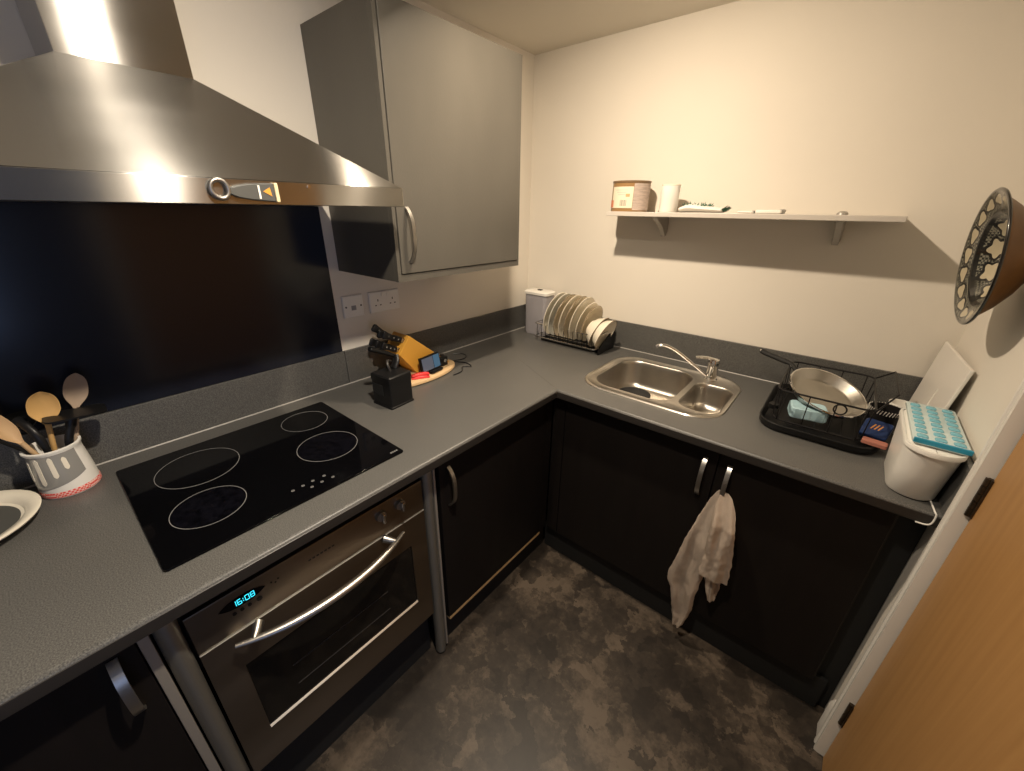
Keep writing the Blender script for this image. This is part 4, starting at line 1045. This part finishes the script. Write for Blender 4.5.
bm = NB(); tube(bm, [loc_(p) for p in smoothpath([(1.452, -.226, 1.052), (1.44, -.218, 1.058), (1.425, -.203, 1.067), (1.410, -.190, 1.074)], 4)], .0085, 10, flat=.6); obj('handle_bracket', bm, 'chrome', pn, local=True)
bm = NB(); tube(bm, ha, [.0095]*8+[.012]*12+[.0125]*4+[.008], 12, flat=.75); hn = obj('pan_handle', bm, 'black_matt', pn, local=True)
bm = NB(); tube(bm, [ha[-1], ha[-1]+(ha[-1]-ha[-3]).normalized()*.006], [.005, .003], 10); obj('handle_tip', bm, 'chrome', hn, local=True)
# pale blue ribbed sponge cloth under the pan
bm = NB(); M4 = Matrix.Translation((1.500, -.372, T+.034)) @ Matrix.Rotation(math.radians(12), 4, 'Z')
def ribrect(hx_, hy_, z):
    o_ = []
    for k, p in enumerate(rrect(0, 0, hx_, hy_, .012, 0, 5)):
        o_.append(p)
    q_ = []
    for m_, (a, c_) in enumerate(zip(o_, o_[1:]+o_[:1])):
        n_ = 1 if m_ % 6 != 5 else 14
        for t in range(n_): q_.append(a.lerp(c_, t/n_))
    return [M4 @ V((p.x*(1+.02*(k % 2)), p.y*(1+.02*(k % 2)), z)) for k, p in enumerate(q_)]
loft(bm, [ribrect(.050, .036, .0), ribrect(.052, .038, .004), ribrect(.052, .038, .034), ribrect(.048, .034, .038)])
tag(obj('sponge_cloth', bm, 'pale_blue', smooth=25), 'pale blue ribbed sponge cloth block under the frying pan', 'cloth')
# mesh cutlery cup
CX_, CY_ = 1.692, -.318
k = thing('cutlery_cup', (CX_, CY_, T), 'black mesh cutlery cup with a silver rim at the drainer end', 'cup')
k_ = NB(); lathe(k_, [(0, T+.032), (.036, T+.032), (.043, T+.108), (.0415, T+.108), (.0345, T+.035), (0, T+.035)], 36, Matrix.Translation((CX_, CY_, 0))); obj('cup_body', k_, 'black_wire', k, smooth=50)
k_ = NB()
for i in range(36):
    t = 2*PI*i/36
    tube(k_, [(CX_+.0437*math.cos(t), CY_+.0437*math.sin(t), T+.096), (CX_+.0447*math.cos(t+.09), CY_+.0447*math.sin(t+.09), T+.110)], .0014, 5)
obj('mesh_rim', k_, 'pale_metal', k)
# blue packet with orange stripes and pink sponge, in front of the cup
k = thing('sponge_packet', (1.69, -.4, T+.03), 'dark blue packet with orange stripes beside the white tub', 'packet')
M4 = Matrix.Translation((1.678, -.402, T+.060)) @ Matrix.Rotation(math.radians(-14), 4, 'Z') @ Matrix.Rotation(math.radians(35), 4, 'X')
bm = NB(); loft(bm, [[M4 @ p for p in rrect(0, 0, .034-i_, .032-i_, .008, z, 4)] for i_, z in ((.002, -.008), (0, -.005), (0, .005), (.002, .008))]); bd = obj('packet_body', bm, 'packet_blue', k, smooth=30)
for i in range(3):
    bm = NB(); loft(bm, [[M4 @ V((-.012+.009*i+.6*q[0], q[1], z)) for q in ((-.003, -.006), (.003, -.006), (.014, .014), (.008, .014))] for z in (.0075, .0088)]); obj('orange_stripe', bm, 'packet_orange', bd, smooth=0)
bm = NB(); M5 = Matrix.Translation((1.680, -.458, T+.040)) @ Matrix.Rotation(math.radians(-8), 4, 'Z'); loft(bm, [[M5 @ p for p in rrect(0, 0, .030-i_, .014-i_, .005, z, 4)] for i_, z in ((.002, -.007), (0, -.005), (0, .005), (.002, .007))])
tag(obj('sponge', bm, 'pink_sponge', smooth=30), 'flat pink sponge in front of the blue packet', 'sponge')
# white mug behind the cup
k = thing('mug', (1.735, -.25, T), 'white mug between the cutlery cup and the leaning board', 'mug')
MT = Matrix.Translation((1.735, -.215, 0))
bm = NB(); lathe(bm, [(0, T+.0005), (.030, T+.0005), (.032, T+.004), (.034, T+.100), (.0335, T+.1015), (.0315, T+.101), (.029, T+.008), (0, T+.006)], 36, MT); obj('mug_body', bm, 'white_plastic', k, smooth=50)
bm = NB(); tube(bm, smoothpath([(1.748, -.246, T+.080), (1.757, -.266, T+.084), (1.760, -.273, T+.062), (1.755, -.260, T+.035), (1.747, -.242, T+.030)], 6), .0042, 10); obj('mug_handle', bm, 'white_plastic', k)

# ------------------------------------------------------------------ white caddy with ice tray, leaning board
cd = thing('caddy', (1.757, -.54, T), 'white plastic caddy standing at the worktop end by the door', 'caddy')
def cad(z, hx_, y0, y1, r_): return rrect(1.7605, (y0+y1)/2, hx_, (y1-y0)/2, r_, z, 10)
bm = NB()
L = [(T+.0005, .046, -.655, -.46, .045), (T+.006, .049, -.662, -.455, .048), (T+.08, .0515, -.680, -.425, .051), (T+.150, .0535, -.698, -.395, .053), (T+.150, .0505, -.695, -.398, .050), (T+.08, .0485, -.677, -.428, .048), (T+.008, .046, -.659, -.458, .045)]
loft(bm, [cad(*q) for q in L]); obj('caddy_body', bm, 'white_plastic', cd, smooth=50)
bm = NB(); loft(bm, [cad(T+.144, .0565, -.702, -.391, .056), cad(T+.152, .0570, -.7025, -.3905, .0565), cad(T+.156, .0555, -.701, -.392, .055), cad(T+.155, .0505, -.696, -.397, .050), cad(T+.144, .0535, -.699, -.394, .053)], loop=True); obj('caddy_rim', bm, 'white_plastic', cd, smooth=50)
bm = NB(); loft(bm, [cad(T+z, h_, -.695+i_, -.398-i_, .049) for z, h_, i_ in ((.1445, .0500, 0), (.1525, .0500, 0), (.1535, .0485, .0015))]); obj('caddy_lid', bm, 'white_plastic', cd, smooth=40)
ZI = T+.1565
it = thing('ice_tray', (1.762, -.52, ZI), 'clear and blue ice cube tray lying on the white caddy', 'ice tray')
IX, IY0, IY1, IW = 1.766, -.670, -.388, .051
bm = NB(); loft(bm, [rrect(IX, (IY0+IY1)/2, IW-i_, (IY1-IY0)/2-i_, .008, ZI+z, 4) for i_, z in ((.003, .0003), (0, .004), (0, .011), (.002, .012))]); fr_ = obj('tray_frame', bm, 'ice_frame', it, smooth=40)
cell = None
for i in range(3):
    for j in range(8):
        x = IX-.033+.033*i; y = IY0+.028+.0325*j
        if cell is None:
            bm = NB(); loft(bm, [rrect(0, 0, .0105-i_, .0095-i_, .004, z, 3) for i_, z in ((0, 0), (0, .002), (.003, .0045))])
            cell = obj('ice_cell', bm, 'ice_blue', it, local=True, smooth=40); cc_ = cell
        else:
            cc_ = cell.copy(); COL.objects.link(cc_); cc_.parent = it
        cc_.location = V((x, y, ZI+.0121))-WL[it.name]
bm = NB(); box(bm, IX-.050, IX+.052, IY0-.002, IY0+.006, ZI+.004, ZI+.0165); obj('tray_edge', bm, 'ice_blue_deep', it, smooth=0, bevel=.002)
# board leaning on the right wall
bd_ = thing('serving_board', (1.79, -.2, T), 'white rectangular board leaning against the wall behind the caddy', 'board')
bm = NB()
c4 = [V((1.770, -.030, T+.0015)), V((1.780, -.375, T+.0015)), V((1.8115, -.372, 1.215)), V((1.796, -.022, 1.213))]
nb = (c4[1]-c4[0]).cross(c4[3]-c4[0]).normalized()
if nb.x < 0: nb = -nb
loft(bm, [c4, [p+nb*.009 for p in c4]]); o = obj('board_panel', bm, 'white_gloss', bd_, smooth=0, bevel=.003)
bm = NB(); e1 = c4[2]-c4[1]; e0 = c4[3]-c4[0]
def bp_(u_, v_): return c4[0]+(c4[1]-c4[0])*u_+(e0*(1-u_)+e1*u_)*v_-nb*.0012
tube(bm, [bp_(.60, .42), bp_(.60, .62)], .0014, 6); tube(bm, [bp_(.62, .42), bp_(.60, .42)], .0012, 6); obj('board_light_streak', bm, 'white_plastic', bd_)  # raised pale line paints the light streak reflected on the board

# ------------------------------------------------------------------ decorated bowl on the wall
BC = V((1.722, -.425, 1.503)); BN = V((-.985, -.06, -.118)).normalized()
rot = axes(BN, V((0, 0, 1)))
wb = thing('decorative_bowl', BC, 'brown glazed bowl with a painted inside hung on the wall by the door', 'bowl', None, rot)
Rb = .160
out_ = [(.028, -.098), (.034, -.100), (.036, -.090), (.052, -.083), (.090, -.062), (.122, -.036), (.143, -.012), (Rb-.004, -.004)]
bm = NB(); lathe(bm, [(0, -.096)]+out_[0:]+[(Rb-.004, -.001), (.140, -.006), (.112, -.015), (.098, -.036), (.06, -.064), (0, -.074)], 64); obj('bowl_body', bm, 'terracotta_glaze', wb, local=True, smooth=60)
bm = NB(); lathe(bm, [(Rb-.006, -.0055), (Rb, -.004), (Rb+.001, -.001), (Rb-.001, .0015), (Rb-.006, .001)], 64); obj('bowl_rim', bm, 'bowl_rim_black', wb, local=True, smooth=60)
bm = NB(); lathe(bm, [(Rb-.005, .0008), (.140, -.0045), (.113, -.013), (.110, -.0155), (.0985, -.033), (.06, -.0615), (.0001, -.0715)], 96); obj('painted_inside', bm, 'painted_glaze', wb, local=True, smooth=60)

# ------------------------------------------------------------------ towel on the cabinet handle
tw = thing('towel', (1.35, -.70, .74), 'crumpled beige towel looped over the black cabinet handle', 'towel')
from mathutils import noise
def cloth_sheet(prof, y_top, y_low, seed, amp, nx_=48, nz=70, hem=.006):
    """prof: rows (z, x_left, x_right); a hanging crumpled sheet with uneven folds and real thickness"""
    bm = NB(); rows = []
    Z = [p[0] for p in prof]
    def at(z):
        for a, c_ in zip(prof[:-1], prof[1:]):
            if a[0] >= z >= c_[0]:
                t = (a[0]-z)/max(1e-6, a[0]-c_[0])
                return a[1]+(c_[1]-a[1])*t, a[2]+(c_[2]-a[2])*t
        return prof[-1][1:]
    for j in range(nz+1):
        v = j/nz; z = Z[0]+(Z[-1]-Z[0])*v; xl, xr = at(z)
        row = []
        for i in range(nx_+1):
            u_ = i/nx_; x = xl+(xr-xl)*u_
            k = min(1, v*4)
            big_ = noise.noise(V((u_*3.1+seed, v*1.3, seed*2.))); mid_ = noise.noise(V((x*38+seed, z*9, seed))); fine = noise.noise(V((x*110, z*60, seed*3)))
            bulge = math.sin(PI*u_)**.6
            y = y_top+(y_low-y_top)*min(1, v*3.0)-amp*k*(.5*bulge+.9*big_+.45*mid_)-.0016*fine*k
            y = min(y, -.6555)
            row.append(bm.verts.new((x+.003*noise.noise(V((z*40, seed, 0))), y, z+hem*noise.noise(V((u_*6, seed, 4)))*(v > .97))))
        rows.append(row)
    for a, c_ in zip(rows[:-1], rows[1:]):
        for i in range(nx_): bm.faces.new((a[i], a[i+1], c_[i+1], c_[i]))
    bmesh.ops.solidify(bm, geom=bm.faces[:], thickness=.005)
    return bm
obj('towel_fold', cloth_sheet([(.750, 1.343, 1.362), (.735, 1.334, 1.364), (.70, 1.322, 1.366), (.60, 1.299, 1.372), (.50, 1.280, 1.372), (.40, 1.264, 1.370), (.315, 1.252, 1.366), (.290, 1.256, 1.364), (.262, 1.272, 1.362), (.20, 1.286, 1.364), (.15, 1.296, 1.358), (.10, 1.306, 1.346), (.075, 1.310, 1.338)], -.672, -.690, 1.7, .020), 'towel_cloth', tw, smooth=70)
obj('towel_fold', cloth_sheet([(.752, 1.352, 1.374), (.74, 1.350, 1.388), (.70, 1.348, 1.408), (.64, 1.350, 1.424), (.56, 1.353, 1.438), (.50, 1.356, 1.443), (.43, 1.352, 1.447), (.415, 1.352, 1.446)], -.678, -.716, 5.3, .017), 'towel_cloth', tw, smooth=70)
obj('towel_fold', cloth_sheet([(.55, 1.356, 1.430), (.44, 1.366, 1.430), (.38, 1.374, 1.428), (.33, 1.388, 1.426), (.295, 1.402, 1.424)], -.682, -.690, 9.1, .012, 24, 40), 'towel_cloth', tw, smooth=70)

# ------------------------------------------------------------------ ceiling lamps (just above the frame)
LAMPS = [((.73, -.95), (.10, .48, -1.0), 18.5, 158), ((1.17, -1.55), (-.36, -.28, -1.0), 22., 155)]
LCOL = (1.0, .82, .61)
for (x, y), dr_, k_, spr in LAMPS:
    near = 'sink' if y > -1.2 else 'hob'
    lt = thing('ceiling_spotlight', (x, y, CEIL), 'small white ceiling spotlight above the '+near+' side', 'ceiling light', 'ceiling spotlights')
    bm = NB(); lathe(bm, [(.055, CEIL-.0005), (.055, CEIL-.006), (.048, CEIL-.009), (.034, CEIL-.008), (.033, CEIL-.0005)], 32, Matrix.Translation((x, y, 0))); obj('trim_ring', bm, 'lamp_white', lt)
    l = bpy.data.lights.new('spot_lamp', 'AREA'); l.shape = 'DISK'; l.size = .05; l.energy = k_; l.color = LCOL if y > -1.2 else (1.0, .87, .70); l.spread = math.radians(spr)
    lo = bpy.data.objects.new('spot_lamp', l); COL.objects.link(lo)
    lo.parent = lt
    lo.location = V((0, 0, -.016))
    lo.rotation_mode = 'QUATERNION'; lo.rotation_quaternion = V(dr_).to_track_quat('-Z', 'Y')

# bluish dusk fill: sky colour plus an area lamp added outside the unseen window
w = bpy.data.worlds.new('world'); SC.world = w; w.use_nodes = True
bg = w.node_tree.nodes['Background']; bg.inputs['Color'].default_value = (.40, .55, 1.0, 1); bg.inputs['Strength'].default_value = .45
l = bpy.data.lights.new('added_dusk_light', 'AREA'); l.shape = 'RECTANGLE'; l.size = NY1-NY0; l.size_y = NZ1-NZ0; l.energy = 12; l.color = (.45, .60, 1.0)
lo = bpy.data.objects.new('added_dusk_light', l); COL.objects.link(lo); lo.location = (4.4, (NY0+NY1)/2, (NZ0+NZ1)/2); lo.rotation_mode = 'QUATERNION'; lo.rotation_quaternion = V((-1, 0, 0)).to_track_quat('-Z', 'Z')

# ------------------------------------------------------------------ camera
cam = bpy.data.cameras.new('camera'); co = bpy.data.objects.new('camera', cam); COL.objects.link(co)
f_px = 397.166
cam.sensor_fit = 'HORIZONTAL'; cam.sensor_width = 36; cam.lens = f_px/1024*36; cam.clip_start = .02
yaw, pitch, roll = .687038, -.416916, .014679
fw = V((-math.sin(yaw)*math.cos(pitch), math.cos(yaw)*math.cos(pitch), math.sin(pitch)))
rt = V((math.cos(yaw), math.sin(yaw), 0)); up_ = rt.cross(fw)
rt2 = rt*math.cos(roll)+up_*math.sin(roll); up2 = -rt*math.sin(roll)+up_*math.cos(roll)
mw = Matrix((rt2, up2, -fw)).transposed().to_4x4(); mw.translation = V((1.48712, -1.95194, 1.59954))
co.matrix_world = mw
SC.camera = co
SC.view_settings.view_transform = 'Standard'; SC.view_settings.look = 'None'
SC.view_settings.gamma = 1.0; SC.view_settings.use_curve_mapping = False
SC.view_settings.exposure = 0.0
